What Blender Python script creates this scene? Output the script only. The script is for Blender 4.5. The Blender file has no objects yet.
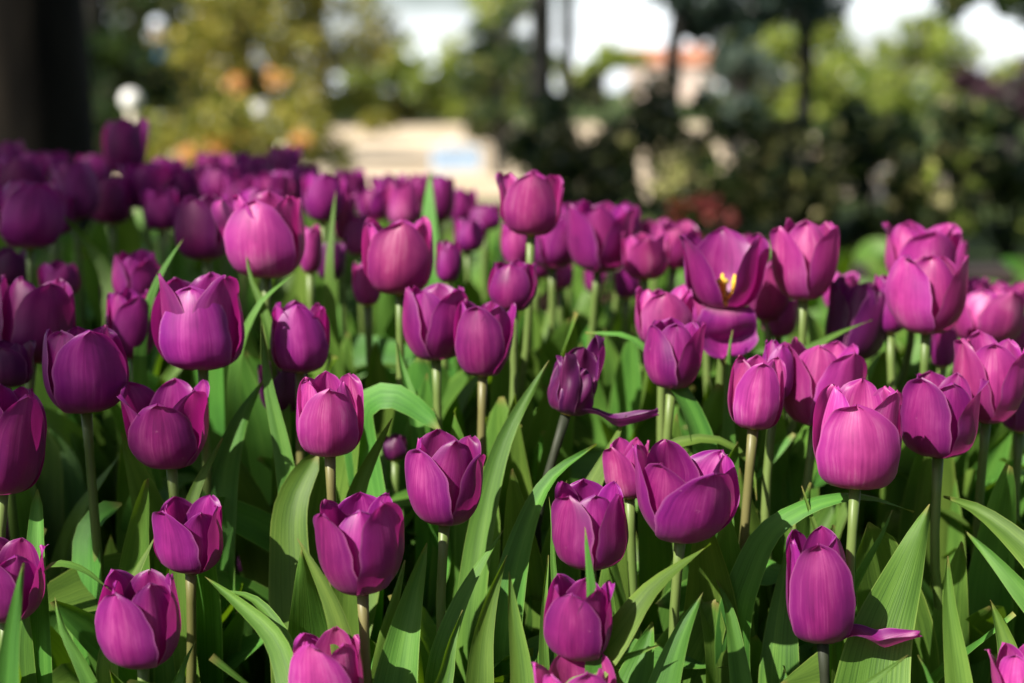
import bpy, math, random
import numpy as np
from mathutils import Vector, Matrix

SC = bpy.context.scene
COL = SC.collection
R = math.radians

# ------------------------------------------------------------------ camera
FPX = 1422.2
CAMZ = 0.62
PITCH = math.atan((341.5 - 90) / FPX)
cam = bpy.data.objects.new('camera', bpy.data.cameras.new('camera'))
COL.objects.link(cam)
cam.location = (0, 0, CAMZ)
cam.rotation_euler = (math.pi / 2 - PITCH, 0, 0)
cam.data.lens = 50
cam.data.sensor_width = 36
cam.data.clip_start = 0.02
cam.data.clip_end = 2000
cam.data.dof.use_dof = True
cam.data.dof.focus_distance = 0.915
cam.data.dof.aperture_fstop = 3.4
SC.camera = cam

# ------------------------------------------------------------------ light
SUN = Vector((-0.62, -0.57, 0.74)).normalized()          # towards the sun: high, left, behind the camera
world = bpy.data.worlds.new('World')
SC.world = world
world.use_nodes = True
nt = world.node_tree
sky = nt.nodes.new('ShaderNodeTexSky')
sky.sky_type = 'NISHITA'
sky.sun_disc = False
sky.sun_elevation = math.asin(SUN.z)
sky.sun_rotation = math.atan2(SUN.x, SUN.y)
sky.dust_density = 1.5
sky.air_density = 1.0
tcw = nt.nodes.new('ShaderNodeTexCoord')
mpw = nt.nodes.new('ShaderNodeMapping'); mpw.inputs['Scale'].default_value = (1, 1, 3.2)
nt.links.new(tcw.outputs['Generated'], mpw.inputs[0])
cln = nt.nodes.new('ShaderNodeTexNoise'); cln.inputs['Scale'].default_value = 2.6; cln.inputs['Detail'].default_value = 6
nt.links.new(mpw.outputs[0], cln.inputs['Vector'])
clr = nt.nodes.new('ShaderNodeValToRGB')
clr.color_ramp.elements[0].position = 0.36; clr.color_ramp.elements[1].position = 0.56
nt.links.new(cln.outputs['Fac'], clr.inputs[0])
clm = nt.nodes.new('ShaderNodeMix'); clm.data_type = 'RGBA'
sxw = nt.nodes.new('ShaderNodeSeparateXYZ')
nt.links.new(tcw.outputs['Generated'], sxw.inputs[0])
low_white = nt.nodes.new('ShaderNodeMapRange'); low_white.inputs[1].default_value = 0.30; low_white.inputs[2].default_value = 0.16
low_white.interpolation_type = 'SMOOTHSTEP'
nt.links.new(sxw.outputs[2], low_white.inputs[0])
side = nt.nodes.new('ShaderNodeMapRange'); side.inputs[1].default_value = 0.55; side.inputs[2].default_value = 0.8
nt.links.new(sxw.outputs[1], side.inputs[0])
mlw = nt.nodes.new('ShaderNodeMath'); mlw.operation = 'MULTIPLY'
nt.links.new(low_white.outputs[0], mlw.inputs[0]); nt.links.new(side.outputs[0], mlw.inputs[1])
mlw2 = nt.nodes.new('ShaderNodeMath'); mlw2.operation = 'MULTIPLY'
nt.links.new(mlw.outputs[0], mlw2.inputs[0]); nt.links.new(clr.outputs[0], mlw2.inputs[1])
nt.links.new(mlw2.outputs[0], clm.inputs[0])       # cloud brightness added low in front only, to whiten the sky there
nt.links.new(sky.outputs[0], clm.inputs[6])
clm.inputs[7].default_value = (19.0, 20.0, 21.0, 1)          # added cloud white, much brighter than the sky
nt.links.new(clm.outputs[2], nt.nodes['Background'].inputs[0])
nt.nodes['Background'].inputs[1].default_value = 0.05
sl = bpy.data.lights.new('sun', 'SUN')
sl.energy = 5.0
sl.angle = R(0.5)
sl.color = (1.0, 0.93, 0.82)
so = bpy.data.objects.new('sun', sl)
COL.objects.link(so)
so.rotation_euler = (-SUN).to_track_quat('-Z', 'Y').to_euler()
so.location = SUN * 30
vs = SC.view_settings
vs.view_transform = 'Standard'
vs.look = 'None'
vs.exposure = 1.15
vs.gamma = 1.0
SC.cycles.use_denoising = True
SC.cycles.max_bounces = 8
SC.cycles.transparent_max_bounces = 8
SC.cycles.sample_clamp_indirect = 6

# ------------------------------------------------------------------ helpers
def px(x, y, d):
    """point seen at pixel x, y at depth d in front of the camera"""
    a, b = (x - 512) / FPX, (341.5 - y) / FPX
    c, s = math.cos(PITCH), math.sin(PITCH)
    return Vector((a * d, (c + b * s) * d, CAMZ + (-s + b * c) * d))

def project(p):
    c, s = math.cos(PITCH), math.sin(PITCH)
    y, z = p[1], p[2] - CAMZ
    d = y * c - z * s
    v = y * s + z * c
    if d < 0.05:
        return None
    return 512 + p[0] / d * FPX, 341.5 - v / d * FPX, d

def smooth(a, b, t):
    t = min(1, max(0, (t - a) / (b - a)))
    return t * t * (3 - 2 * t)

def bed_z(x, y):
    z = 0.15 * smooth(0.8, 1.3, y) + 0.05 * smooth(1.3, 2.0, y)
    return z

def link(name, me, mat, parent=None):
    o = bpy.data.objects.new(name, me)
    COL.objects.link(o)
    if mat is not None and not me.materials:
        me.materials.append(mat)
    if parent is not None:
        o.parent = parent
    return o

def tag(o, label=None, cat=None, group=None, kind=None):
    if label: o['label'] = label
    if cat: o['category'] = cat
    if group: o['group'] = group
    if kind: o['kind'] = kind
    return o

def empty(name, loc, label, cat, group=None):
    o = bpy.data.objects.new(name, None)
    o.empty_display_size = 0.05
    o.location = loc
    COL.objects.link(o)
    return tag(o, label, cat, group)

def mesh(name, verts, faces, uvs=None, flat=False):
    me = bpy.data.meshes.new(name)
    me.from_pydata([tuple(v) for v in verts], [], faces)
    if uvs is not None:
        lay = me.uv_layers.new(name='UVMap')
        idx = np.empty(len(me.loops), dtype=np.int32)
        me.loops.foreach_get('vertex_index', idx)
        lay.data.foreach_set('uv', np.asarray(uvs, dtype=np.float32)[idx].ravel())
    if not flat:
        me.polygons.foreach_set('use_smooth', [True] * len(me.polygons))
    me.update()
    return me

def grid_faces(nu, nv):
    f = []
    for j in range(nv - 1):
        for i in range(nu - 1):
            a = j * nu + i
            f.append((a, a + 1, a + nu + 1, a + nu))
    return f

def crom(xs, ys, t):
    """Catmull-Rom through (xs, ys) at t (arrays)"""
    xs = np.asarray(xs, float); ys = np.asarray(ys, float)
    m = np.gradient(ys, xs)
    t = np.clip(t, xs[0], xs[-1])
    i = np.clip(np.searchsorted(xs, t, side='right') - 1, 0, len(xs) - 2)
    h = xs[i + 1] - xs[i]
    s = (t - xs[i]) / h
    return ((2*s**3 - 3*s**2 + 1) * ys[i] + (s**3 - 2*s**2 + s) * h * m[i]
            + (-2*s**3 + 3*s**2) * ys[i + 1] + (s**3 - s**2) * h * m[i + 1])

def spline(pts, n):
    P = np.array([list(p) for p in pts], float)
    L = np.concatenate([[0], np.cumsum(np.linalg.norm(np.diff(P, axis=0), axis=1) + 1e-6)])
    t = np.linspace(0, L[-1], n)
    return np.stack([crom(L, P[:, k], t) for k in range(3)], 1)

def tube(path, radii, n=8, cap=True):
    P = np.asarray(path, float)
    V, F = [], []
    up = Vector((0.3, 0.9, 0.1))
    for i, p in enumerate(P):
        a = P[max(0, i - 1)]; b = P[min(len(P) - 1, i + 1)]
        T = Vector(b - a).normalized()
        S = T.cross(up)
        if S.length < 1e-3: S = T.cross(Vector((1, 0, 0)))
        S.normalize(); N = S.cross(T)
        for k in range(n):
            q = 2 * math.pi * k / n
            V.append(Vector(p) + (S * math.cos(q) + N * math.sin(q)) * radii[i])
    m = len(P)
    for i in range(m - 1):
        for k in range(n):
            a = i * n + k; b = i * n + (k + 1) % n
            F.append((a, b, b + n, a + n))
    if cap:
        F.append(tuple(reversed(range(n))))
        F.append(tuple(range((m - 1) * n, m * n)))
    return V, F

def join(parts):
    V, F = [], []
    for v, f in parts:
        o = len(V)
        V += list(v)
        F += [tuple(i + o for i in q) for q in f]
    return V, F

def box(c, s, rz=0.0):
    cx, cy, cz = c
    V = []
    for dz in (-.5, .5):
        for dx, dy in ((-.5, -.5), (.5, -.5), (.5, .5), (-.5, .5)):
            x, y = dx * s[0], dy * s[1]
            V.append((cx + x * math.cos(rz) - y * math.sin(rz), cy + x * math.sin(rz) + y * math.cos(rz), cz + dz * s[2]))
    return V, [(3, 2, 1, 0), (4, 5, 6, 7), (0, 1, 5, 4), (1, 2, 6, 5), (2, 3, 7, 6), (3, 0, 4, 7)]

def sphere(c, r, nu=12, nv=8, sz=1.0):
    V, F = [], []
    for j in range(nv + 1):
        t = math.pi * j / nv
        for i in range(nu):
            a = 2 * math.pi * i / nu
            V.append((c[0] + r * math.sin(t) * math.cos(a), c[1] + r * math.sin(t) * math.sin(a), c[2] + r * sz * math.cos(t)))
    for j in range(nv):
        for i in range(nu):
            F.append((j * nu + i, (j + 1) * nu + i, (j + 1) * nu + (i + 1) % nu, j * nu + (i + 1) % nu))
    return V, F

# ------------------------------------------------------------------ materials
def new_mat(name):
    m = bpy.data.materials.new(name)
    m.use_nodes = True
    t = m.node_tree
    t.nodes.clear()
    return m, t, t.nodes.new('ShaderNodeOutputMaterial')

def N(t, typ, **kw):
    n = t.nodes.new(typ)
    for k, v in kw.items(): setattr(n, k, v)
    return n

def ramp(t, stops, fac=None):
    n = t.nodes.new('ShaderNodeValToRGB')
    e = n.color_ramp.elements
    while len(e) > len(stops): e.remove(e[-1])
    while len(e) < len(stops): e.new(0.5)
    for q, (p, c) in zip(e, stops):
        q.position = p
        q.color = (*c, 1) if len(c) == 3 else c
    if fac is not None: t.links.new(fac, n.inputs[0])
    return n

def mixc(t, fac, a, b, mode='MIX'):
    n = t.nodes.new('ShaderNodeMix')
    n.data_type = 'RGBA'; n.blend_type = mode
    for sock, v in ((n.inputs[0], fac), (n.inputs[6], a), (n.inputs[7], b)):
        if hasattr(v, 'is_output'): t.links.new(v, sock)
        elif isinstance(v, (int, float)): sock.default_value = v
        else: sock.default_value = (*v, 1)
    return n.outputs[2]

def math_n(t, op, a, b=0.0):
    n = t.nodes.new('ShaderNodeMath'); n.operation = op
    for sock, v in ((n.inputs[0], a), (n.inputs[1], b)):
        if hasattr(v, 'is_output'): t.links.new(v, sock)
        else: sock.default_value = v
    return n.outputs[0]

def uv_noise(t, uvout, sx, sy, scale, detail=3.0, offs=None):
    mp = t.nodes.new('ShaderNodeMapping')
    mp.inputs['Scale'].default_value = (sx, sy, 1)
    t.links.new(uvout, mp.inputs[0])
    if offs is not None:
        cmb = t.nodes.new('ShaderNodeCombineXYZ')
        t.links.new(offs, cmb.inputs[0]); t.links.new(offs, cmb.inputs[1]); t.links.new(offs, cmb.inputs[2])
        t.links.new(cmb.outputs[0], mp.inputs['Location'])
    n = t.nodes.new('ShaderNodeTexNoise')
    n.inputs['Scale'].default_value = scale
    n.inputs['Detail'].default_value = detail
    t.links.new(mp.outputs[0], n.inputs['Vector'])
    return n.outputs['Fac']

def petal_material(name, deep, mid, pale, transl, margin):
    m, t, out = new_mat(name)
    uv = N(t, 'ShaderNodeUVMap').outputs[0]
    sep = N(t, 'ShaderNodeSeparateXYZ'); t.links.new(uv, sep.inputs[0])
    U, Vv = sep.outputs[0], sep.outputs[1]
    oi = N(t, 'ShaderNodeObjectInfo').outputs['Random']
    off = math_n(t, 'MULTIPLY', oi, 37.0)
    streak = uv_noise(t, uv, 34, 1.6, 1.0, 4.0, off)
    blotch = uv_noise(t, uv, 3.0, 2.2, 1.0, 4.0, off)
    fine = uv_noise(t, uv, 110, 4.0, 1.0, 2.0, off)
    f = math_n(t, 'ADD', math_n(t, 'MULTIPLY', streak, 0.36), math_n(t, 'MULTIPLY', blotch, 0.64))
    c = ramp(t, [(0.30, deep), (0.52, mid), (0.74, pale)], f).outputs[0]
    c = mixc(t, math_n(t, 'MULTIPLY', fine, 0.35), c, deep)
    au0 = math_n(t, 'ABSOLUTE', math_n(t, 'SUBTRACT', U, 0.5))
    marg = ramp(t, [(0.10, (0, 0, 0)), (0.46, (1, 1, 1))], au0).outputs[0]
    c = mixc(t, math_n(t, 'MULTIPLY', marg, 0.55), c, margin)
    # pale base of the petal and thin pale rim
    au = math_n(t, 'ABSOLUTE', math_n(t, 'SUBTRACT', U, 0.5))
    rim = ramp(t, [(0.462, (0, 0, 0)), (0.5, (1, 1, 1))], au).outputs[0]
    c = mixc(t, math_n(t, 'MULTIPLY', rim, 0.26), c, (0.66, 0.26, 0.48))
    basef = ramp(t, [(0.0, (1, 1, 1)), (0.07, (0.7, 0.7, 0.7)), (0.20, (0, 0, 0))], Vv).outputs[0]
    c = mixc(t, math_n(t, 'MULTIPLY', basef, 0.45), c, (0.50, 0.33, 0.30))
    # blemishes
    spots = uv_noise(t, uv, 9, 14, 1.0, 6.0, off)
    sp = ramp(t, [(0.70, (0, 0, 0)), (0.78, (1, 1, 1))], spots).outputs[0]
    c = mixc(t, math_n(t, 'MULTIPLY', sp, 0.22), c, (0.60, 0.26, 0.42))
    # every petal a little different
    hsv = N(t, 'ShaderNodeHueSaturation')
    mr = N(t, 'ShaderNodeMapRange'); t.links.new(oi, mr.inputs[0]); mr.inputs[3].default_value = 0.485; mr.inputs[4].default_value = 0.515
    mv = N(t, 'ShaderNodeMapRange'); t.links.new(oi, mv.inputs[0]); mv.inputs[3].default_value = 1.22; mv.inputs[4].default_value = 0.76
    t.links.new(mr.outputs[0], hsv.inputs['Hue']); t.links.new(mv.outputs[0], hsv.inputs['Value'])
    t.links.new(c, hsv.inputs['Color'])
    c = hsv.outputs[0]
    b = N(t, 'ShaderNodeBsdfPrincipled')
    t.links.new(c, b.inputs['Base Color'])
    rr = N(t, 'ShaderNodeMapRange'); t.links.new(streak, rr.inputs[0]); rr.inputs[3].default_value = 0.36; rr.inputs[4].default_value = 0.56
    t.links.new(rr.outputs[0], b.inputs['Roughness'])
    b.inputs['Specular IOR Level'].default_value = 0.45
    b.inputs['Sheen Weight'].default_value = 0.03
    b.inputs['Sheen Tint'].default_value = (1.0, 0.7, 0.95, 1)
    bump = N(t, 'ShaderNodeBump'); bump.inputs['Strength'].default_value = 0.12; bump.inputs['Distance'].default_value = 0.0012
    t.links.new(math_n(t, 'ADD', streak, math_n(t, 'MULTIPLY', fine, 0.35)), bump.inputs['Height'])
    t.links.new(bump.outputs[0], b.inputs['Normal'])
    tr = N(t, 'ShaderNodeBsdfTranslucent')
    tr.inputs[0].default_value = (*transl, 1)
    mx = N(t, 'ShaderNodeMixShader'); mx.inputs[0].default_value = 0.28
    t.links.new(b.outputs[0], mx.inputs[1]); t.links.new(tr.outputs[0], mx.inputs[2])
    t.links.new(mx.outputs[0], out.inputs[0])
    return m

def leaf_material(name, dark, mid, light, transl, tw=0.23):
    m, t, out = new_mat(name)
    uv = N(t, 'ShaderNodeUVMap').outputs[0]
    sep = N(t, 'ShaderNodeSeparateXYZ'); t.links.new(uv, sep.inputs[0])
    oi = N(t, 'ShaderNodeObjectInfo').outputs['Random']
    off = math_n(t, 'MULTIPLY', oi, 23.0)
    vein = uv_noise(t, uv, 46, 0.9, 1.0, 3.0, off)
    blotch = uv_noise(t, uv, 2.2, 3.4, 1.0, 5.0, off)
    f = math_n(t, 'ADD', math_n(t, 'MULTIPLY', vein, 0.45), math_n(t, 'MULTIPLY', blotch, 0.55))
    c = ramp(t, [(0.33, dark), (0.52, mid), (0.72, light)], f).outputs[0]
    au = math_n(t, 'ABSOLUTE', math_n(t, 'SUBTRACT', sep.outputs[0], 0.5))
    rim = ramp(t, [(0.470, (0, 0, 0)), (0.5, (1, 1, 1))], au).outputs[0]
    c = mixc(t, math_n(t, 'MULTIPLY', rim, 0.5), c, (0.24, 0.36, 0.08))
    low = ramp(t, [(0.0, (1, 1, 1)), (0.22, (0, 0, 0))], sep.outputs[1]).outputs[0]
    c = mixc(t, math_n(t, 'MULTIPLY', low, 0.45), c, (0.20, 0.29, 0.08))
    tipm = ramp(t, [(0.975, (0, 0, 0)), (1.0, (1, 1, 1))], sep.outputs[1]).outputs[0]
    c = mixc(t, math_n(t, 'MULTIPLY', tipm, 0.7), c, (0.23, 0.17, 0.06))
    hsv = N(t, 'ShaderNodeHueSaturation')
    mr = N(t, 'ShaderNodeMapRange'); t.links.new(oi, mr.inputs[0]); mr.inputs[3].default_value = 0.468; mr.inputs[4].default_value = 0.520
    mv = N(t, 'ShaderNodeMapRange'); t.links.new(off, mv.inputs[0]); mv.inputs[2].default_value = 23; mv.inputs[3].default_value = 0.82; mv.inputs[4].default_value = 1.2
    t.links.new(mr.outputs[0], hsv.inputs['Hue']); t.links.new(mv.outputs[0], hsv.inputs['Value'])
    t.links.new(c, hsv.inputs['Color'])
    b = N(t, 'ShaderNodeBsdfPrincipled')
    t.links.new(hsv.outputs[0], b.inputs['Base Color'])
    b.inputs['Roughness'].default_value = 0.48
    b.inputs['Specular IOR Level'].default_value = 0.20
    bump = N(t, 'ShaderNodeBump'); bump.inputs['Strength'].default_value = 0.3; bump.inputs['Distance'].default_value = 0.001
    t.links.new(vein, bump.inputs['Height'])
    t.links.new(bump.outputs[0], b.inputs['Normal'])
    tr = N(t, 'ShaderNodeBsdfTranslucent'); tr.inputs[0].default_value = (*transl, 1)
    mx = N(t, 'ShaderNodeMixShader'); mx.inputs[0].default_value = tw
    t.links.new(b.outputs[0], mx.inputs[1]); t.links.new(tr.outputs[0], mx.inputs[2])
    t.links.new(mx.outputs[0], out.inputs[0])
    return m

def foliage_material(name, stops, transl, tw=0.3, rough=0.35):
    m, t, out = new_mat(name)
    g = N(t, 'ShaderNodeNewGeometry')
    c = ramp(t, stops, g.outputs['Random Per Island']).outputs[0]
    b = N(t, 'ShaderNodeBsdfPrincipled')
    t.links.new(c, b.inputs['Base Color'])
    b.inputs['Roughness'].default_value = rough
    tr = N(t, 'ShaderNodeBsdfTranslucent')
    t.links.new(mixc(t, 0.6, c, transl), tr.inputs[0])
    mx = N(t, 'ShaderNodeMixShader'); mx.inputs[0].default_value = tw
    t.links.new(b.outputs[0], mx.inputs[1]); t.links.new(tr.outputs[0], mx.inputs[2])
    t.links.new(mx.outputs[0], out.inputs[0])
    return m

def solid(name, c1, c2, scale=20.0, rough=0.6, bump=0.3, spec=0.3, stretch=(1, 1, 1), detail=6.0):
    m, t, out = new_mat(name)
    tc = N(t, 'ShaderNodeTexCoord')
    mp = N(t, 'ShaderNodeMapping'); mp.inputs['Scale'].default_value = stretch
    t.links.new(tc.outputs['Object'], mp.inputs[0])
    n = N(t, 'ShaderNodeTexNoise'); n.inputs['Scale'].default_value = scale; n.inputs['Detail'].default_value = detail
    t.links.new(mp.outputs[0], n.inputs['Vector'])
    c = ramp(t, [(0.35, c1), (0.68, c2)], n.outputs['Fac']).outputs[0]
    b = N(t, 'ShaderNodeBsdfPrincipled')
    t.links.new(c, b.inputs['Base Color'])
    b.inputs['Roughness'].default_value = rough
    b.inputs['Specular IOR Level'].default_value = spec
    bp = N(t, 'ShaderNodeBump'); bp.inputs['Strength'].default_value = bump; bp.inputs['Distance'].default_value = 0.01
    t.links.new(n.outputs['Fac'], bp.inputs['Height']); t.links.new(bp.outputs[0], b.inputs['Normal'])
    t.links.new(b.outputs[0], out.inputs[0])
    return m

M = {}
M['petal'] = petal_material('purple petal', (0.095, 0.004, 0.082), (0.262, 0.014, 0.170), (0.460, 0.078, 0.292), (0.56, 0.02, 0.29), (0.125, 0.006, 0.150))
M['petal_pink'] = petal_material('pink purple petal', (0.165, 0.008, 0.110), (0.410, 0.044, 0.228), (0.64, 0.210, 0.410), (0.66, 0.04, 0.33), (0.215, 0.014, 0.200))
M['petal_dark'] = petal_material('wilted and shaded petal', (0.040, 0.002, 0.030), (0.092, 0.005, 0.062), (0.19, 0.020, 0.12), (0.30, 0.012, 0.20), (0.06, 0.004, 0.075))  # wilted bloom's own maroon; also shade put into the colour of small blooms
M['leaf'] = leaf_material('tulip leaf', (0.024, 0.072, 0.014), (0.068, 0.165, 0.026), (0.138, 0.270, 0.048), (0.22, 0.42, 0.010))
M['stem'] = solid('tulip stem', (0.065, 0.115, 0.022), (0.13, 0.18, 0.05), 60, 0.45, 0.1, 0.4, (1, 1, .12))
M['stem_tan'] = solid('tan tulip stem', (0.085, 0.090, 0.025), (0.155, 0.14, 0.055), 60, 0.45, 0.1, 0.4, (1, 1, .12))
M['stem_dark'] = solid('withered tulip stem', (0.012, 0.018, 0.010), (0.03, 0.035, 0.02), 60, 0.6, 0.2, 0.3, (1, 1, .12))
M['pistil'] = solid('yellow pistil', (0.45, 0.38, 0.06), (0.65, 0.52, 0.10), 90, 0.6)
M['anther'] = solid('yellow anther', (0.55, 0.30, 0.02), (0.85, 0.50, 0.05), 150, 0.8)
M['bark'] = solid('tree bark', (0.005, 0.004, 0.003), (0.018, 0.014, 0.010), 9, 0.9, 0.9, 0.15, (1, 1, .25))
M['bark_dark'] = solid('dark bark', (0.012, 0.013, 0.012), (0.040, 0.038, 0.034), 12, 0.9, 0.8, 0.15, (1, 1, .25))
M['soil'] = solid('garden soil', (0.016, 0.010, 0.007), (0.070, 0.036, 0.020), 60, 0.95, 1.0, 0.1)
M['mulch'] = foliage_material('bark mulch', [(0, (0.05, 0.018, 0.008)), (0.6, (0.16, 0.055, 0.018)), (1, (0.36, 0.135, 0.035))], (0.1, 0.05, 0.02), 0.0, 0.8)

# ------------------------------------------------------------------ tulips
def petal_shape(Rm, H, top, k, hwf, rng, nu, nv, az, droop=0.0, tipb=0.0, ruff=0.03, crump=0.0, fold=0.0, lift=0.0, hinge=0.0, belly=0.0):
    tt = np.linspace(0, 1, nv)
    v = 1 - (1 - tt) ** 1.35
    kn = [0, .09, .22, .4, .6, .8, 1]
    bel = belly + rng.uniform(-.03, .03)
    r = crom(kn, [.07, .46, .77 + bel, .96 + bel * .5, 1 + (top - 1) * .12, 1 + (top - 1) * .48, top], v) * Rm
    z = crom(kn, [0, .020, .11, .315, .555, .79, 1.0], v) * H
    f = crom([0, .1, .25, .45, .65, .80, .90, .96, 1], [.36, .64, .90, 1.0, .94, .74, .51, .31, .02], v)
    ph = [rng.uniform(0, 6.28) for _ in range(6)]
    fl = rng.uniform(.6, 1.3)
    V, UV = [], []
    ca, sa = math.cos(az), math.sin(az)
    cd, sd = math.cos(droop), math.sin(droop)
    W = 0.98 * Rm * hwf
    skew = rng.uniform(-.2, .2)
    for j in range(nv):
        rj, zj, vj = r[j], z[j], v[j]
        rc = k * max(rj, .45 * Rm)
        for i in range(nu):
            u = -1 + 2 * i / (nu - 1)
            wav = 1 + .035 * math.sin(vj * 11 + ph[0] + (u > 0) * 2) * vj + .02 * math.sin(vj * 27 + ph[5] - (u > 0) * 1.3)
            a = u * W * f[j] * wav / rc
            a = max(-1.5, min(1.5, a + skew * vj ** 2))
            off = Rm * (.010 * fl * .7 * math.sin(u * 13 + ph[1]) * math.sin(math.pi * vj)
                        + .022 * math.exp(-(u / .16) ** 2) * math.sin(math.pi * min(1, vj * 1.05))
                        + ruff * abs(u) ** 2.5 * math.sin(vj * 8 + ph[2] + u) * vj ** .7
                        + .06 * vj ** 5 * math.sin(u * 4 + ph[3])
                        + lift * abs(u) ** 3 * min(1, vj * 2.5))
            if crump:
                off += crump * Rm * (math.sin(u * 3.4 + vj * 4.5 + ph[4]) + .5 * math.sin(u * 6 - vj * 8 + ph[1])) * vj
            rr = rc + off
            x = (rj - rc) + rr * math.cos(a) + tipb * Rm * vj ** 4
            y = rr * math.sin(a)
            if fold:
                y *= (1 - fold * .8 * min(1, vj * 3)); x -= fold * Rm * .35 * abs(u) * min(1, vj * 2)
            zz = zj - .05 * H * abs(u) ** 2 * (1 - vj) * vj + H * .012 * math.sin(u * 9 + ph[3]) * vj ** 8
            if droop:
                x0 = .25 * Rm
                # the fallen petal hinges at its base and bends along its length
                ang = droop * smooth(hinge, hinge + .5, vj)
                c2, s2 = math.cos(ang), math.sin(ang)
                dx = x - x0
                x, zz = x0 + dx * c2 + zz * s2, -dx * s2 + zz * c2
            V.append((x * ca - y * sa, x * sa + y * ca, zz))
            UV.append(((u + 1) / 2, vj))
    return V, grid_faces(nu, nv), UV

BLOOMS = []          # (cx, cy, half width, half height, depth) used to keep random leaves off the blooms
TULIPS = []          # (empty, base point, bloom base z, depth)

def make_stem(base, top, axis, rng, parent, mat, r0=.0036):
    L = (top - base).length
    p1 = base + Vector((rng.uniform(-.022, .022), rng.uniform(-.018, .018), L * .45))
    p2 = top - axis * L * .22
    path = spline([base, p1, p2, top], 14)
    V, F = tube(path, np.interp(np.linspace(0, 1, 14), [0, .6, .92, 1], [r0 * 1.25, r0 * .98, r0 * .88, r0 * 1.08]), 10)
    return link('stem', mesh('stem', [v - parent.location for v in map(Vector, V)], F), mat, parent)

def tulip(cx, cy, w, h, d, rot, top, lean, label, mat='petal', stem='stem', back=0.0, k_out=1.09, petals=None,
          detail=None, stamens=False, flare=0.0, crump=0.0, stemless=False, hide=()):
    rng = random.Random(int(cx * 31 + cy * 17))
    top = top * .66 + .40 + rng.uniform(-.07, .07)
    back = back + rng.uniform(-5, 7)
    belly = rng.uniform(-.09, .04)
    sc = d / FPX
    Rm = w * sc / 2 / max(1.0, .5 + .52 * top) * 0.97
    phi = math.atan((cy - 90) / FPX)
    H = max(.6 * h * sc, (h * sc - math.sin(phi) * Rm * top * .8) / math.cos(phi)) * 1.02
    lx = R(lean)
    axis = Vector((math.sin(lx), math.sin(R(back)), math.cos(lx))).normalized()
    base3 = px(cx - math.tan(lx) * h * .48, cy + h * .47, d)
    gx = base3.x - axis.x * .06 + rng.uniform(-.018, .018)
    gy = base3.y - axis.y * .06 + rng.uniform(-.01, .02)
    g = Vector((gx, gy, bed_z(gx, gy)))
    root = empty('tulip', g, label, 'tulip', 'purple tulips in the flower bed')
    near = d < 1.08
    nu, nv = (19, 24) if near else ((13, 16) if d < 1.35 else (9, 12))
    # frame of the bloom
    zq = Vector((0, 0, 1)).rotation_difference(axis).to_matrix()
    def place(V):
        return [zq @ Vector(v) + base3 - g for v in V]
    # receptacle and pistil: the heart of the bloom, parent of its petals
    parts = [sphere((0, 0, .002), .0052, 10, 6, .8)]
    parts.append(tube([(0, 0, .003), (0, 0, H * .2), (0, 0, H * .36)], [.003, .0036, .003], 8))
    parts.append(sphere((0, 0, H * .37), .005, 8, 6, .6))
    V, F = join(parts)
    fl = link('flower', mesh('flower', place(V), F), M['pistil'], root)
    if stamens:
        for q in range(6):
            a = q * math.pi / 3 + .4
            ex = Vector((math.cos(a) * Rm * .30, math.sin(a) * Rm * .30, H * .24))
            V, F = tube([(ex.x * .25, ex.y * .25, .004), tuple(ex * .7), tuple(ex)], [.001, .001, .0008], 6)
            V2, F2 = tube([tuple(ex), tuple(ex + Vector((ex.x * .12, ex.y * .12, .006))), tuple(ex + Vector((ex.x * .2, ex.y * .2, .012)))], [.0012, .0020, .0010], 8)
            o = link('stamen', mesh('stamen', place(join([(V, F), (V2, F2)])[0]), join([(V, F), (V2, F2)])[1]), M['anther'], fl)
    petals = petals or {}
    for q in range(6):
        if q in hide: continue
        inner = q >= 3
        az = R(-90 + rot) + (q % 3) * 2 * math.pi / 3 + (math.pi / 3 if inner else 0) + rng.uniform(-.09, .09)
        o = dict(Rm=Rm * (.87 if inner else 1.0) * rng.uniform(.97, 1.02),
                 H=H * (rng.uniform(.95, 1.03) if inner else rng.uniform(.94, 1.03)),
                 top=max(.12, top * (.92 if inner else 1.0) + rng.uniform(-.15, .15) + flare * (0 if inner else 1)),
                 k=(.99 if inner else k_out) * rng.uniform(.97, 1.05), hwf=rng.uniform(.92, 1.04),
                 tipb=rng.uniform(-.12, .14), ruff=rng.uniform(.02, .07), droop=0.0, crump=crump, fold=0.0, lift=rng.uniform(.0, .11), hinge=0.0)
        if q in petals:
            for kk, vv in petals[q].items():
                if kk == 'Hs': o['H'] = H * vv
                elif kk == 'az': az = R(-90 + vv)
                else: o[kk] = vv
        V, F, UV = petal_shape(o['Rm'], o['H'], o['top'], o['k'], o['hwf'], rng, nu, nv, az, o['droop'], o['tipb'], o['ruff'], o['crump'], o['fold'], o['lift'], o['hinge'], belly)
        link('petal', mesh('petal', place(V), F, UV), M[mat], fl)
    if not stemless:
        make_stem(g, base3, axis, rng, root, M[stem])
    BLOOMS.append((cx, cy, w / 2, h / 2, d))
    TULIPS.append((root, g, base3, d))
    return root

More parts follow.
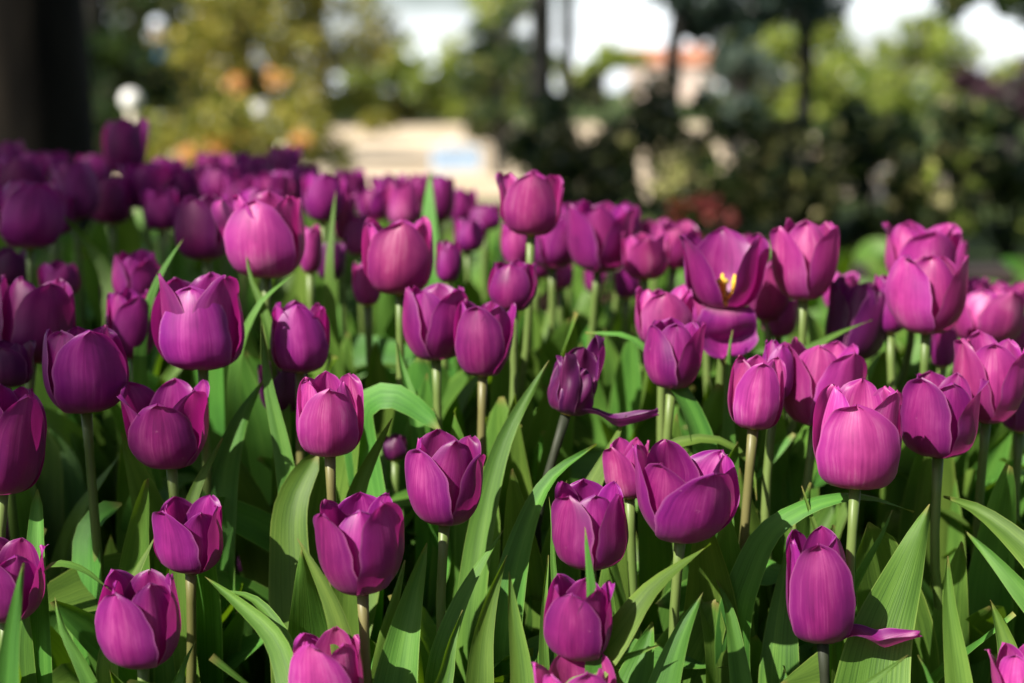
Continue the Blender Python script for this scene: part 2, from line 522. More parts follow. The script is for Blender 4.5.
# cx, cy, width, height (as they appear), depth, rotation, opening at the tip, lean, label, options
LIST = [
 (330, 416, 69, 80, .95, 8, .42, 0, 'egg shaped bloom with pale satin streaks, left of centre over a broad upright leaf', dict(k_out=1.0, mat='petal_pink', stem='stem_tan')),
 (446, 480, 82, 92, .92, -48, .98, 2, 'half open bloom with pale rims and a shadow across its right petal', dict(petals={0: dict(top=1.02, Hs=.90, hwf=.95), 1: dict(Hs=.84, top=1.06), 2: dict(Hs=1.0)})),
 (361, 545, 89, 97, .875, 62, .66, -2, 'plump cup with two bulging front petals and a pointed one between them', dict(stem='stem_tan')),
 (192, 536, 66, 72, .94, -22, .70, 2, 'small rounded cup with one wide pink front petal, above a tan stem', dict(stem='stem_tan')),
 (143, 620, 80, 92, .87, -14, .66, 0, 'ragged topped cup low on the left, one broad front petal', dict()),
 (8, 441, 76, 108, .93, 40, .70, 6, 'tall bloom cut by the left edge of the photo, its petals pale rimmed', dict()),
 (8, 582, 78, 78, .90, -20, .80, 4, 'bloom cut by the left edge behind a broad leaf', dict(mat='petal')),
 (329, 676, 73, 86, .85, -8, .78, 0, 'pink bloom cut off by the bottom edge, left of centre', dict(mat='petal_pink')),
 (590, 527, 76, 84, .90, 60, .72, -1, 'cup behind an upright leaf spike, two front petals parting over a shadow', dict(mat='petal')),
 (579, 618, 68, 80, .86, -18, .66, 0, 'slender cup with a broad left petal, directly under the leaf spike', dict(mat='petal')),
 (682, 492, 97, 94, .90, 20, .92, 2, 'largest wide cup right of centre with a right petal spreading out', dict(petals={1: dict(top=1.22, Hs=.86)}, k_out=1.06)),
 (628, 470, 46, 58, .97, -30, .75, -3, 'small pink bloom tucked behind the largest wide cup', dict(mat='petal_pink')),
 (576, 702, 82, 92, .84, 10, .85, 0, 'lilac bloom cut off by the bottom edge in the centre', dict(mat='petal_pink')),
 (857, 438, 90, 106, .92, -12, .66, 2, 'big cup with a broad round front petal flecked with pale specks, right side', dict(mat='petal_pink', petals={0: dict(Hs=.84, hwf=1.08)})),
 (938, 417, 76, 84, .98, 62, .98, 0, 'open topped cup with a tall narrow left petal and a gap beside it', dict(petals={1: dict(Hs=1.0, top=1.0)})),
 (819, 590, 70, 107, .90, -14, .62, -4, 'bloom with one petal fallen out sideways to the right', dict(mat='petal', stem='stem_dark', petals={1: dict(droop=1.18, fold=.5, Hs=.76, az=78, hwf=.8, top=1.0, ruff=.09, hinge=.12)})),
 (1022, 681, 62, 74, .86, 20, .72, -6, 'bloom cut off by the bottom right corner', dict(mat='petal_pink')),
 (755, 394, 56, 72, .97, -10, .60, 3, 'pale striped bloom with a brown line down its front, right of centre', dict(mat='petal_pink', stem='stem_tan')),
 (776, 372, 34, 58, 1.01, 10, .60, 4, 'narrow dark bloom between the pale striped one and a lilac cup', dict(mat='petal')),
 (819, 385, 80, 86, 1.03, 40, .85, 6, 'lilac cup leaning right with spreading petals, above the big flecked cup', dict(mat='petal_pink')),
 (986, 380, 74, 86, 1.03, 56, .80, 0, 'pink cup near the right edge with two pale rimmed front petals', dict(mat='petal_pink')),
 (1020, 400, 44, 66, 1.08, 20, .6, 0, 'dark bloom half hidden at the right edge beside the pink cup', dict()),
 (484, 340, 60, 75, 1.04, -15, .68, 2, 'glossy streaked cup right of its twin in the centre of the bed', dict(stem='stem_tan')),
 (435, 324, 67, 75, 1.07, 50, .74, -2, 'lilac cup left of its glossy streaked twin in the centre', dict()),
 (301, 338, 61, 71, 1.05, 10, .62, 1, 'shaded oval bloom above the egg shaped one, on a tan stem', dict(stem='stem_tan')),
 (203, 325, 88, 92, 1.01, -3, .82, 0, 'large dark cup with three rounded tips, shaded on the left', dict(petals={3: dict(az=52, Hs=1.06, top=1.0), 5: dict(az=-58, Hs=1.08, top=1.02), 0: dict(Hs=.96)})),
 (85, 370, 82, 88, .98, 32, .84, -2, 'wide dark cup in shade above a slanting stem at the left', dict()),
 (170, 426, 86, 84, .97, -4, .96, -2, 'vase shaped bloom with outward tips, left of the tall broad leaf', dict(petals={3: dict(az=54, Hs=1.02, top=1.22), 5: dict(az=-60, Hs=1.0, top=1.22), 0: dict(Hs=.92, hwf=1.0)})),
 (36, 322, 74, 86, 1.07, 40, .80, 6, 'lilac shaded bloom near the left edge, leaning right', dict(mat='petal')),
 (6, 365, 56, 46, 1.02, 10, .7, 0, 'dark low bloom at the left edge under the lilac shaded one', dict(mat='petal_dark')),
 (134, 325, 54, 68, 1.12, 25, .70, 0, 'dim bloom just left of the large dark three tipped cup', dict()),
 (138, 280, 50, 52, 1.20, 60, .80, 3, 'dim bloom with a pale cleft, behind a narrow leaf at the left', dict()),
 (576, 378, 54, 76, 1.00, 30, .60, 15, 'wilted dark bloom, crumpled, with one petal drooping to the right', dict(mat='petal_dark', stem='stem_dark', crump=.20, petals={0: dict(droop=1.12, fold=.55, az=80, Hs=1.12, hwf=.85, crump=.05, hinge=.08, top=.9), 1: dict(Hs=1.10, az=120, top=.7, fold=.35), 2: dict(Hs=.80, az=-35, top=.8, fold=.2, hwf=.9), 3: dict(Hs=.66, az=20, top=.7, hwf=.85), 4: dict(Hs=.9, az=165, top=.5), 5: dict(Hs=.72, top=.8, az=-85, hwf=.85)})),
 (673, 356, 60, 68, 1.03, 62, .72, 3, 'bright cup right of centre in front of a paler pink bloom', dict()),
 (662, 318, 56, 60, 1.09, 10, .80, 0, 'paler pink bloom right behind the bright cup', dict(mat='petal_pink')),
 (722, 273, 88, 73, 1.10, 0, 1.15, 0, 'wide open bloom showing yellow stamens, its front petal fallen forward', dict(stamens=True, petals={0: dict(droop=2.2, Hs=.60, hwf=.98, top=1.0, az=14, ruff=.1), 3: dict(az=72, top=1.2, Hs=1.05), 5: dict(az=-70, top=1.2, Hs=1.05, hwf=.95), 1: dict(az=128, Hs=1.0), 2: dict(az=-128, Hs=1.02), 4: dict(az=176, Hs=1.08)})),
 (803, 262, 65, 79, 1.12, 50, .70, 0, 'tall lit cup standing alone against the dark hedge, right', dict(mat='petal_pink')),
 (766, 292, 42, 60, 1.19, 10, .62, -4, 'pink bloom half hidden between the open bloom and the tall lit cup', dict(mat='petal_pink')),
 (926, 296, 76, 79, 1.10, 55, .74, 0, 'front cup of the close pair at the upper right', dict(mat='petal_pink')),
 (917, 254, 70, 62, 1.19, 10, .90, 3, 'rear bloom of the close pair at the upper right, frilled', dict(mat='petal_pink')),
 (888, 306, 36, 58, 1.15, 10, .6, -4, 'narrow bloom peeping out left of the upper right pair', dict()),
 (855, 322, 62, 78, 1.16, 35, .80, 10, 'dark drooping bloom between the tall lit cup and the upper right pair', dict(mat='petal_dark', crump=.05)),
 (985, 318, 74, 58, 1.20, 30, .92, 4, 'blurred frilled bloom above the pink cup near the right edge', dict(mat='petal_pink')),
 (1020, 335, 40, 46, 1.24, 0, .8, 0, 'blurred bloom cut by the right edge, half way up', dict(mat='petal_pink')),
 (532, 205, 64, 64, 1.13, -5, .92, 2, 'tallest pink cup in the centre standing out above the others', dict(mat='petal_pink')),
 (513, 287, 50, 51, 1.09, -18, .82, 0, 'small low cup below the tallest pink one', dict(mat='petal')),
 (552, 243, 58, 52, 1.30, 40, .80, 0, 'blurred bloom behind the tallest pink cup on its right', dict()),
 (600, 238, 66, 70, 1.25, 55, .76, 4, 'dark rounded bloom right of the tallest pink cup', dict()),
 (644, 257, 47, 46, 1.22, 0, .78, 0, 'small round pink bloom above the slanting leaf, centre right', dict(mat='petal_pink')),
 (676, 246, 44, 46, 1.32, 40, .8, 6, 'blurred pink bloom right of the small round one', dict(mat='petal_pink')),
 (516, 245, 32, 44, 1.30, 0, .72, -4, 'narrow blurred bloom left behind the tallest pink cup', dict(mat='petal_pink')),
 (400, 258, 73, 76, 1.11, -4, .86, 0, 'bright streaked cup left of centre with a split on its right', dict(mat='petal_pink')),
 (268, 238, 80, 82, 1.12, 0, .84, 2, 'tall bloom with a left petal flaring outwards, upper left', dict(mat='petal_pink', petals={2: dict(top=1.35, Hs=.88, tipb=.15)})),
 (367, 284, 30, 44, 1.20, 10, .7, -2, 'small pink bloom peeping out left below the bright streaked cup', dict(mat='petal_pink')),
 (448, 262, 26, 42, 1.20, 10, .7, 2, 'narrow bloom right of the bright streaked cup', dict()),
 (205, 229, 54, 66, 1.26, -20, .60, -3, 'dark egg shaped bloom left of the flaring one, tip pointed', dict()),
 (125, 149, 44, 55, 1.62, 10, .85, 0, 'lone tall bloom highest of all at the back left', dict()),
 (30, 216, 68, 68, 1.25, 30, .76, 0, 'big dim bloom at the back near the left edge', dict()),
 (24, 176, 54, 42, 1.48, 10, .9, 0, 'blurred bloom behind the big dim one at the left edge', dict()),
 (76, 192, 46, 58, 1.42, 50, .74, 0, 'dim blurred bloom right of the big dim one, back left', dict()),
 (112, 202, 44, 46, 1.50, 0, .84, 0, 'blurred bloom under the highest one, with a pale fleck above it', dict()),
 (146, 187, 46, 46, 1.52, 60, .84, 0, 'blurred bloom right under the highest one, lighter', dict(mat='petal')),
 (181, 191, 40, 42, 1.56, 20, .8, 0, 'dim bloom between the lighter blurred one and the dark egg shaped one', dict()),
 (222, 184, 40, 38, 1.52, 0, .86, 0, 'small blurred bloom above the dark egg shaped one', dict()),
 (254, 180, 36, 48, 1.66, 50, .8, 0, 'blurred dark bloom above the flaring one on the left', dict()),
 (285, 170, 34, 44, 1.72, 0, .8, 0, 'dark blurred bloom below the pale post at the back', dict()),
 (262, 206, 50, 34, 1.34, 40, .82, 0, 'pink bloom just behind the flaring one', dict()),
 (324, 198, 44, 50, 1.36, 10, .85, 2, 'pink blurred bloom left of the pale paving at the back', dict()),
 (345, 218, 22, 48, 1.40, 0, .7, 2, 'slim pink bloom right of the blurred one by the paving', dict(mat='petal_pink')),
 (374, 205, 34, 34, 1.55, 40, .85, 0, 'small purple bloom against the pale paving', dict()),
 (404, 205, 36, 46, 1.50, 0, .84, -2, 'pink bloom left of the upright leaf against the paving', dict(mat='petal_pink')),
 (440, 200, 32, 46, 1.52, 50, .84, 3, 'dim bloom right of the upright leaf against the paving', dict()),
 (485, 218, 32, 26, 1.50, 0, .82, 0, 'small dark blurred bloom left of the tallest pink cup', dict()),
 (310, 250, 26, 48, 1.24, 30, .74, 0, 'pink sliver of a bloom right of the flaring one', dict(mat='petal_pink')),
 (330, 262, 30, 38, 1.30, 10, .7, 0, 'dark small bloom between the flaring one and the bright streaked cup', dict(mat='petal_dark')),
 (560, 276, 26, 28, 1.40, 0, .8, 0, 'tiny blurred pink bloom below the dark rounded one', dict(mat='petal_pink')),
 (594, 280, 22, 26, 1.45, 0, .8, 0, 'tiny blurred bloom beside the even smaller pink one, centre', dict(mat='petal')),
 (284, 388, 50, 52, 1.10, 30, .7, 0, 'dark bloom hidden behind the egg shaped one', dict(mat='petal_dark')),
 (250, 556, 24, 34, 1.12, 20, .45, 10, 'small dark bud in deep shade between the leaves', dict(mat='petal_dark')),
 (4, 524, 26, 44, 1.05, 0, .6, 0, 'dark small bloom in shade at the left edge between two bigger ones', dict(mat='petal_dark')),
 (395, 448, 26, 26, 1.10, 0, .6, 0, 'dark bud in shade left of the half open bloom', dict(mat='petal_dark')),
 (700, 262, 24, 40, 1.35, 0, .8, 0, 'blurred pink bloom behind the left side of the open one', dict(mat='petal_pink')),
 (952, 262, 26, 44, 1.26, 40, .8, 4, 'narrow blurred bloom at the right of the upper right pair', dict(mat='petal_pink')),
 (52, 168, 40, 30, 1.70, 40, .9, 0, 'faint bloom in front of the dark trunk', dict()),
 (238, 168, 30, 26, 1.80, 40, .9, 0, 'faint far bloom left above the small blurred one', dict()),
 (10, 268, 40, 40, 1.30, 20, .8, 0, 'dim bloom at the left edge below the big dim one', dict(mat='petal_dark')),
 (352, 186, 30, 30, 1.78, 20, .9, 0, 'faint far bloom below the paving left of the small purple one', dict()),
 (95, 174, 36, 38, 1.76, 30, .8, 0, 'faint bloom just left below the highest back tulip', dict()),
 (168, 176, 34, 34, 1.74, 0, .85, 0, 'faint bloom in the back row, between two dim ones right of the highest', dict()),
 (202, 186, 34, 38, 1.66, 50, .8, 2, 'faint bloom in the back row above the dark egg shaped one', dict()),
 (240, 196, 38, 40, 1.50, 10, .8, -2, 'dim bloom touching the left shoulder of the flaring one', dict()),
 (302, 186, 32, 40, 1.64, 30, .85, 2, 'dim bloom in the back row left of the pink blurred one', dict()),
 (162, 210, 38, 42, 1.46, 20, .8, 0, 'dim bloom left of the dark egg shaped one, at its foot', dict()),
 (56, 214, 40, 44, 1.40, 0, .8, 4, 'dim bloom squeezed against the right side of the big dim one', dict()),
 (8, 160, 38, 34, 1.74, 20, .9, 0, 'faint bloom in the far left corner of the back row', dict()),
 (212, 168, 30, 30, 1.86, 0, .9, 0, 'farthest faint bloom in the left part of the back row', dict()),
 (275, 192, 40, 36, 1.50, 40, .85, 0, 'dim bloom right above the flaring one, touching its top', dict()),
 (388, 192, 30, 32, 1.74, 10, .85, 0, 'faint bloom in the back row below the pale paving, centre', dict()),
 (421, 188, 34, 28, 1.78, 40, .9, 0, 'faint bloom hidden behind the upright leaf by the paving', dict()),
 (462, 206, 30, 34, 1.64, 0, .85, 2, 'faint bloom between the upright leaf and the tallest pink cup', dict()),
 (468, 236, 30, 34, 1.42, 20, .8, 0, 'dim bloom low on the left of the tallest pink cup', dict()),
 (357, 236, 26, 40, 1.40, 0, .8, -3, 'pink bloom squeezed between two leaves left of the bright streaked cup', dict(mat='petal_pink')),
 (572, 226, 40, 44, 1.44, 50, .82, 2, 'blurred bloom right above the one behind the tallest pink cup', dict()),
 (622, 226, 34, 42, 1.44, 0, .85, 4, 'blurred bloom behind the right side of the dark rounded one', dict()),
 (536, 262, 34, 36, 1.38, 20, .8, 0, 'dim bloom in the gap beneath the tallest pink cup', dict()),
 (626, 284, 26, 30, 1.36, 10, .8, 0, 'small dim bloom below the small round pink one', dict()),
 (655, 238, 34, 36, 1.46, 30, .85, 0, 'faint bloom behind the small round pink one', dict(mat='petal_pink')),
 (748, 258, 32, 44, 1.34, 0, .8, 3, 'blurred bloom behind the right side of the open one', dict(mat='petal_pink')),
 (778, 318, 38, 40, 1.20, 40, .8, 0, 'pink bloom low under the tall lit cup, half hidden', dict(mat='petal_pink')),
 (838, 292, 34, 40, 1.28, 10, .85, 6, 'pink bloom peeping over the dark drooping one', dict(mat='petal_pink')),
 (968, 300, 36, 44, 1.28, 30, .85, 0, 'blurred bloom behind the frilled one, beside the upper right pair', dict(mat='petal_pink')),
 (1004, 302, 40, 40, 1.32, 0, .9, 3, 'blurred bloom behind the frilled one at its right, near the edge', dict(mat='petal_pink')),
 (942, 348, 26, 40, 1.18, 20, .7, 0, 'slim pink bloom in the shade under the upper right pair', dict()),
 (704, 306, 34, 44, 1.22, 30, .8, -3, 'pink bloom half hidden left below the open one', dict(mat='petal_pink')),
 (118, 300, 34, 44, 1.28, 0, .8, 0, 'dim bloom behind the two dim ones left of the large dark cup', dict(mat='petal_dark')),
 (60, 280, 40, 36, 1.24, 30, .9, 3, 'dim bloom right behind the lilac shaded one', dict()),
]
for e in LIST:
    tulip(*e[:8], 'purple tulip: ' + e[8] if len(e[8].split()) < 14 else e[8], **e[9])

# ------------------------------------------------------------------ leaves
def leaf_mesh(path, width, facing, rng, n=26, nu=9, fold=.45, wavy=.05, blunt=False, twist=0.0, org=Vector((0, 0, 0))):
    P = spline(path, n)
    V, UV = [], []
    if blunt:
        wf = crom([0, .15, .35, .6, .8, .92, .98, 1], [.34, .62, .95, 1.0, .88, .62, .34, .05], np.linspace(0, 1, n))
    else:
        wf = crom([0, .15, .35, .55, .75, .9, .97, 1], [.36, .66, .98, 1.0, .74, .36, .14, .015], np.linspace(0, 1, n))
    ph = rng.uniform(0, 6.28); fr = rng.uniform(5, 9)
    ph2 = rng.uniform(0, 6.28)
    fc = Vector(facing).normalized()
    for j in range(n):
        T = Vector(P[min(n - 1, j + 1)] - P[max(0, j - 1)]).normalized()
        Nn = (fc - T * fc.dot(T))
        if Nn.length < .05: Nn = Vector((0, 0, 1)) - T * T.z
        Nn.normalize()
        v = j / (n - 1)
        q = Matrix.Rotation(twist * (v - .3), 3, T)
        Nn = q @ Nn
        S = T.cross(Nn).normalized()
        fo = fold * (1.15 - .6 * v)
        for i in range(nu):
            u = -1 + 2 * i / (nu - 1)
            w = width / 2 * wf[j] * (1 + .03 * math.sin(v * 14 + ph2 + (u > 0) * 2))
            sag = abs(u) ** 1.5 * fo
            wv = wavy * u * u * math.sin(v * fr + ph + (1.3 if u > 0 else 0)) * min(1, v * 3)
            p = Vector(P[j]) + S * (u * w * math.cos(fo * .9)) + Nn * (sag * w * .9 + wv * width)
            V.append(p - org)
            UV.append(((u + 1) / 2, v))
    return mesh('leaf', V, grid_faces(nu, n), UV)

def nearest_tulip(p, maxd=9):
    return min(TULIPS, key=lambda t: (t[1].x - p.x) ** 2 + (t[1].y - p.y) ** 2)

def hand_leaf(pts, d0, d1, wpx, face=(0, -1, .35), fold=.4, twist=0.0, blunt=False, wavy=.05):
    """a leaf that shows in the photograph: points from low to tip, at depths d0 .. d1"""
    rng = random.Random(int(pts[0][0] * 13 + pts[-1][1] * 7))
    n = len(pts)
    P = [px(x, y, d0 + (d1 - d0) * i / max(1, n - 1)) for i, (x, y) in enumerate(pts)]
    root, g, bz, d = nearest_tulip(P[0])
    start = Vector((g.x * .6 + P[0].x * .4, g.y * .6 + P[0].y * .4, 0))
    start.z = bed_z(start.x, start.y) + .002
    path = P
    if (P[0].z - start.z) > .03:
        mid = start.lerp(P[0], .5); mid.x = mid.x * .7 + P[0].x * .3
        path = [start, mid] + P
    width = 1.15 * wpx * (d0 + d1) / 2 / FPX
    me = leaf_mesh(path, width, face, rng, 34, 11, fold * .8, max(wavy, .08), blunt, twist, g)
    link('leaf', me, M['leaf'], root)

HL = [
 ([(8, 700), (10, 650), (16, 605), (23, 563)], .82, .82, 34, dict(fold=.5)),
 ([(38, 600), (36, 545), (37, 520), (38, 489)], .93, .94, 24, dict(blunt=True, fold=.5)),
 ([(30, 600), (50, 565), (80, 568), (112, 592)], .92, .86, 24, dict(face=(0, -.5, 1))),
 ([(112, 640), (128, 590), (142, 560), (157, 533)], .94, .95, 26, dict(face=(-.4, -1, .3))),
 ([(96, 700), (78, 660), (62, 628), (55, 597)], .86, .87, 24, dict(face=(.4, -1, .4))),
 ([(292, 690), (275, 640), (240, 605), (205, 577)], .84, .90, 30, dict(face=(-.2, -.8, .8))),
 ([(300, 700), (285, 640), (255, 600), (222, 590)], .87, .93, 22, dict(face=(-.2, -.8, .8))),
 ([(293, 640), (290, 570), (293, 500), (318, 452)], .97, 1.0, 40, dict(blunt=True, fold=.35)),
 ([(350, 545), (358, 490), (375, 452), (392, 418)], .97, .97, 32, dict(face=(.1, -1, .4), fold=.3)),
 ([(290, 500), (280, 440), (268, 385), (262, 326)], 1.0, 1.02, 24, dict(face=(.3, -1, .2))),
 ([(350, 690), (333, 610), (312, 565), (297, 538)], .86, .87, 34, dict(fold=.35)),
 ([(392, 720), (400, 660), (412, 600), (427, 543)], .88, .90, 52, dict(fold=.35)),
 ([(378, 700), (385, 640), (398, 590), (405, 560)], .90, .92, 26, dict(face=(.5, -1, .2))),
 ([(446, 640), (462, 598), (480, 565), (505, 528)], .91, .93, 28, dict(face=(-.3, -1, .5))),
 ([(478, 690), (482, 640), (494, 590), (507, 555)], .90, .91, 34, dict(face=(.2, -1, .2))),
 ([(472, 600), (484, 520), (505, 440), (549, 360)], .98, 1.0, 29, dict(face=(-.3, -1, .3), fold=.35)),
 ([(508, 600), (522, 540), (550, 480), (597, 445)], .95, .96, 40, dict(face=(-.4, -.8, .8), fold=.35)),
 ([(575, 520), (590, 490), (610, 450), (626, 415)], 1.0, 1.0, 34, dict(face=(-.3, -.9, .6))),
 ([(570, 690), (610, 645), (650, 590), (711, 544)], .85, .87, 50, dict(face=(-.45, -.7, .8), fold=.3)),
 ([(524, 720), (521, 670), (514, 615), (509, 572)], .86, .87, 34, dict(fold=.4)),
 ([(655, 720), (668, 670), (685, 625), (703, 592)], .87, .88, 46, dict(face=(-.2, -1, .4), fold=.3)),
 ([(640, 720), (620, 690), (612, 672), (660, 645)], .85, .86, 24, dict(face=(0, -.8, .8))),
 ([(708, 470), (690, 410), (655, 358), (628, 335), (585, 332)], 1.0, 1.08, 34, dict(face=(.5, -.8, .6), fold=.3)),
 ([(745, 580), (770, 530), (810, 505), (860, 496), (914, 512)], .95, .93, 32, dict(face=(0, -.6, 1), fold=.25)),
 ([(640, 470), (668, 448), (720, 442), (748, 462), (756, 500)], 1.0, 1.0, 24, dict(face=(0, -.6, 1), fold=.25)),
 ([(868, 720), (880, 640), (905, 570), (930, 504)], .90, .92, 74, dict(face=(-.2, -1, .35), fold=.25)),
 ([(846, 600), (868, 560), (885, 530), (893, 510)], .93, .95, 22, dict(face=(.5, -1, .2))),
 ([(962, 720), (955, 660), (948, 600), (947, 556)], .87, .88, 36, dict(fold=.8)),
 ([(1060, 590), (1020, 545), (975, 510), (944, 498)], .90, .96, 44, dict(face=(-.2, -.7, .9), fold=.25)),
 ([(1060, 640), (1020, 590), (990, 555), (965, 530)], .93, .97, 36, dict(face=(-.3, -.8, .7), fold=.3)),
 ([(833, 600), (822, 550), (812, 520), (801, 486)], .93, .94, 16, dict(face=(.6, -1, .3))),
 ([(592, 600), (590, 575), (587, 550), (585, 527)], .845, .845, 24, dict(fold=.6)),
 ([(556, 600), (553, 560), (552, 520), (549, 497)], .92, .92, 12, dict(fold=.6)),
 ([(545, 690), (543, 650), (544, 600), (548, 555)], .90, .91, 16, dict(face=(.6, -1, 0))),
 ([(845, 700), (870, 683), (890, 668), (908, 655)], .84, .84, 20, dict(face=(0, -.7, .8))),
 ([(940, 710), (930, 680), (924, 665), (918, 655)], .84, .84, 18, dict()),
 ([(790, 360), (815, 345), (845, 330), (872, 320)], 1.10, 1.10, 20, dict(face=(0, -.7, .9))),
 ([(429, 260), (429, 225), (429, 200), (430, 170)], 1.33, 1.36, 30, dict(fold=.5)),
 ([(110, 300), (105, 270), (85, 240), (62, 214)], 1.25, 1.28, 22, dict(face=(-.2, -1, .6))),
 ([(150, 300), (160, 275), (172, 255), (184, 238)], 1.1, 1.1, 16, dict(face=(.3, -1, .6))),
 ([(218, 520), (225, 470), (240, 420), (262, 380)], 1.02, 1.04, 44, dict(face=(-.2, -1, .4))),
 ([(188, 520), (196, 490), (208, 465), (222, 438)], .96, .97, 26, dict(face=(-.3, -1, .4))),
 ([(88, 560), (90, 530), (105, 512), (122, 505)], 1.0, 1.02, 40, dict(blunt=True, face=(-.4, -.9, .5))),
 ([(250, 320), (262, 300), (280, 285), (298, 270)], 1.08, 1.08, 16, dict(face=(0, -.9, .6))),
 ([(270, 330), (260, 300), (250, 275), (246, 250)], 1.08, 1.09, 18, dict(face=(0, -1, .3))),
 ([(372, 520), (372, 400), (385, 395), (425, 415), (440, 430)], 1.02, 1.0, 34, dict(face=(-.3, -.8, .7), blunt=True)),
 ([(420, 450), (412, 400), (403, 370), (396, 338)], 1.05, 1.07, 22, dict(face=(.2, -1, .2))),
 ([(330, 255), (332, 225), (334, 205), (336, 190)], 1.2, 1.22, 14, dict()),
 ([(728, 420), (728, 380), (730, 350), (733, 330)], 1.06, 1.08, 20, dict(face=(.3, -1, .2))),
 ([(715, 640), (705, 590), (700, 560), (698, 530)], .96, .97, 34, dict(face=(.3, -1, .3))),
 ([(780, 660), (785, 600), (790, 560), (795, 520)], .97, .99, 40, dict(face=(-.3, -1, .3))),
 ([(1010, 720), (1012, 680), (1005, 640), (990, 600)], .90, .92, 44, dict(face=(-.3, -1, .4), fold=.3)),
 ([(742, 700), (735, 650), (728, 610), (716, 580)], .93, .95, 30, dict(face=(.4, -1, .3))),
 ([(160, 720), (176, 690), (185, 660), (196, 640)], .86, .88, 26, dict(face=(-.4, -1, .3))),
 ([(420, 720), (440, 690), (452, 640), (462, 610)], .88, .9, 32, dict(face=(.5, -1, .3))),
]
for a in HL:
    hand_leaf(a[0], a[1], a[2], a[3], **a[4])

def clear_of_blooms(P, w):
    for p in P:
        q = project(p)
        if q is None: return False
        for (cx, cy, hw, hh, d) in BLOOMS:
            if q[2] < d + .01 and ((q[0] - cx) / (hw + w)) ** 2 + ((q[1] - cy) / (hh + w * .6)) ** 2 < 1.0:
                return False
    return True

def wild_leaf(root, g, ztop, rng, wide=1.0, tries=30):
    for _ in range(tries):
        az = rng.uniform(0, 6.283)
        L = rng.uniform(.17, .30)
        reach = rng.uniform(.08, .5)
        hgt = min(L * math.sqrt(max(.1, 1 - reach ** 2)), max(.09, ztop - g.z + rng.uniform(-.045, .04)))
        dx, dy = math.cos(az), math.sin(az)
        out = L * reach
        s = g + Vector((dx * .006, dy * .006, 0))
        arch = rng.random() < .3
        pts = [s, s + Vector((dx * out * .18, dy * out * .18, hgt * .42)),
               s + Vector((dx * out * .50, dy * out * .50, hgt * .80)),
               s + Vector((dx * out * (1.35 if arch else 1.0), dy * out * (1.35 if arch else 1.0), hgt * (.80 if arch else 1.0)))]
        if s.y + dy * out < .70: continue
        w = rng.uniform(.032, .060) * wide
        if clear_of_blooms(pts[1:] + [pts[2].lerp(pts[3], .5), pts[1].lerp(pts[2], .5)], w * 700 * .5):
            fc = Vector((-dx * .5, -dy * .5 - .45, .5)) + Vector((rng.uniform(-.4, .4), rng.uniform(-.4, .4), 0))
            me = leaf_mesh(pts, w, fc, rng, 20, 7, rng.uniform(.12, .45), rng.uniform(.03, .13), rng.random() < .25, rng.uniform(-.9, .9), g)
            link('leaf', me, M['leaf'], root)
            return True
    return False

def sheath_leaf(root, g, b3, rng):
    """broad upright leaf that clasps the stem on its near side"""
    for _ in range(16):
        az = rng.uniform(-2.7, -.45)
        dx, dy = math.cos(az), math.sin(az)
        hgt = max(.08, (b3.z - g.z) - rng.uniform(.018, .065))
        out = rng.uniform(.012, .05)
        tip = g.lerp(b3, min(1, hgt / max(.05, b3.z - g.z)))
        s = g + Vector((dx * .006, dy * .006, 0))
        pts = [s, g.lerp(tip, .4) + Vector((dx * out * .55, dy * out * .55, 0)), g.lerp(tip, .75) + Vector((dx * out * .9, dy * out * .9, 0)),
               tip + Vector((dx * out * 1.5, dy * out * 1.5, 0))]
        w = rng.uniform(.036, .058)
        if clear_of_blooms(pts[1:] + [pts[2].lerp(pts[3], .5)], w * 480):
            fc = Vector((-dx * .25 + rng.uniform(-.6, .6), -.8, .35))
            me = leaf_mesh(pts, w, fc, rng, 20, 7, rng.uniform(.1, .4), rng.uniform(.05, .14), rng.random() < .25, rng.uniform(-.8, .8), g)
            link('leaf', me, M['leaf'], root)
            return True

rng = random.Random(11)
for (root, g, b3, d) in TULIPS:
    if d > .93:
        sheath_leaf(root, g, b3, rng)
        if g.x > -.12: sheath_leaf(root, g, b3, rng)
for (root, g, b3, d) in TULIPS:
    for q in range((4 if g.x < -.12 else 5) if d < 1.3 else 5):
        wild_leaf(root, g, b3.z, rng)

# leaf-only shoots fill the bed where no flowering plant stands close by
made = []
for k in range(2600):
    y = rng.uniform(.80, 1.8) if k % 3 else rng.uniform(1.4, 2.95)
    x = rng.uniform(-.52, .52) * y * 1.05
    lim = .050 if y < 1.3 else (.085 if y < 1.8 else .13)
    if any((t[1].x - x) ** 2 + (t[1].y - y) ** 2 < lim ** 2 for t in TULIPS): continue
    if any((m[0] - x) ** 2 + (m[1] - y) ** 2 < (lim * 1.15) ** 2 for m in made): continue
    g = Vector((x, y, bed_z(x, y)))
    made.append((x, y))
    if len(made) > 280: break
    rt = empty('tulip_shoot', g, 'tulip plant showing green leaves only, no bloom, among the purple tulips', 'tulip plant', 'leafy tulip plants without bloom')
    zt = g.z + (.24 if y < 1.2 else .22) - ((.13 if y > 1.7 else .06) if y > 1.3 and x > .1 else 0)
    ok = 0
    for q in range(4):
        ok += wild_leaf(rt, g, zt, rng, 1.05)
    if not ok:
        bpy.data.objects.remove(rt)

# ------------------------------------------------------------------ ground
def ground_sheet():
    V, F = [], []
    nx, ny = 90, 90
    r2 = random.Random(5)
    for j in range(ny):
        y = .2 + (3.1 - .2) * j / (ny - 1)
        for i in range(nx):
            x = -1.9 + 3.8 * i / (nx - 1)
            V.append((x, y, bed_z(x, y) + r2.uniform(-.006, .006)))
    return mesh('bed_soil', V, grid_faces(nx, ny))
tag(link('bed_soil', ground_sheet(), M['soil']), kind='structure')

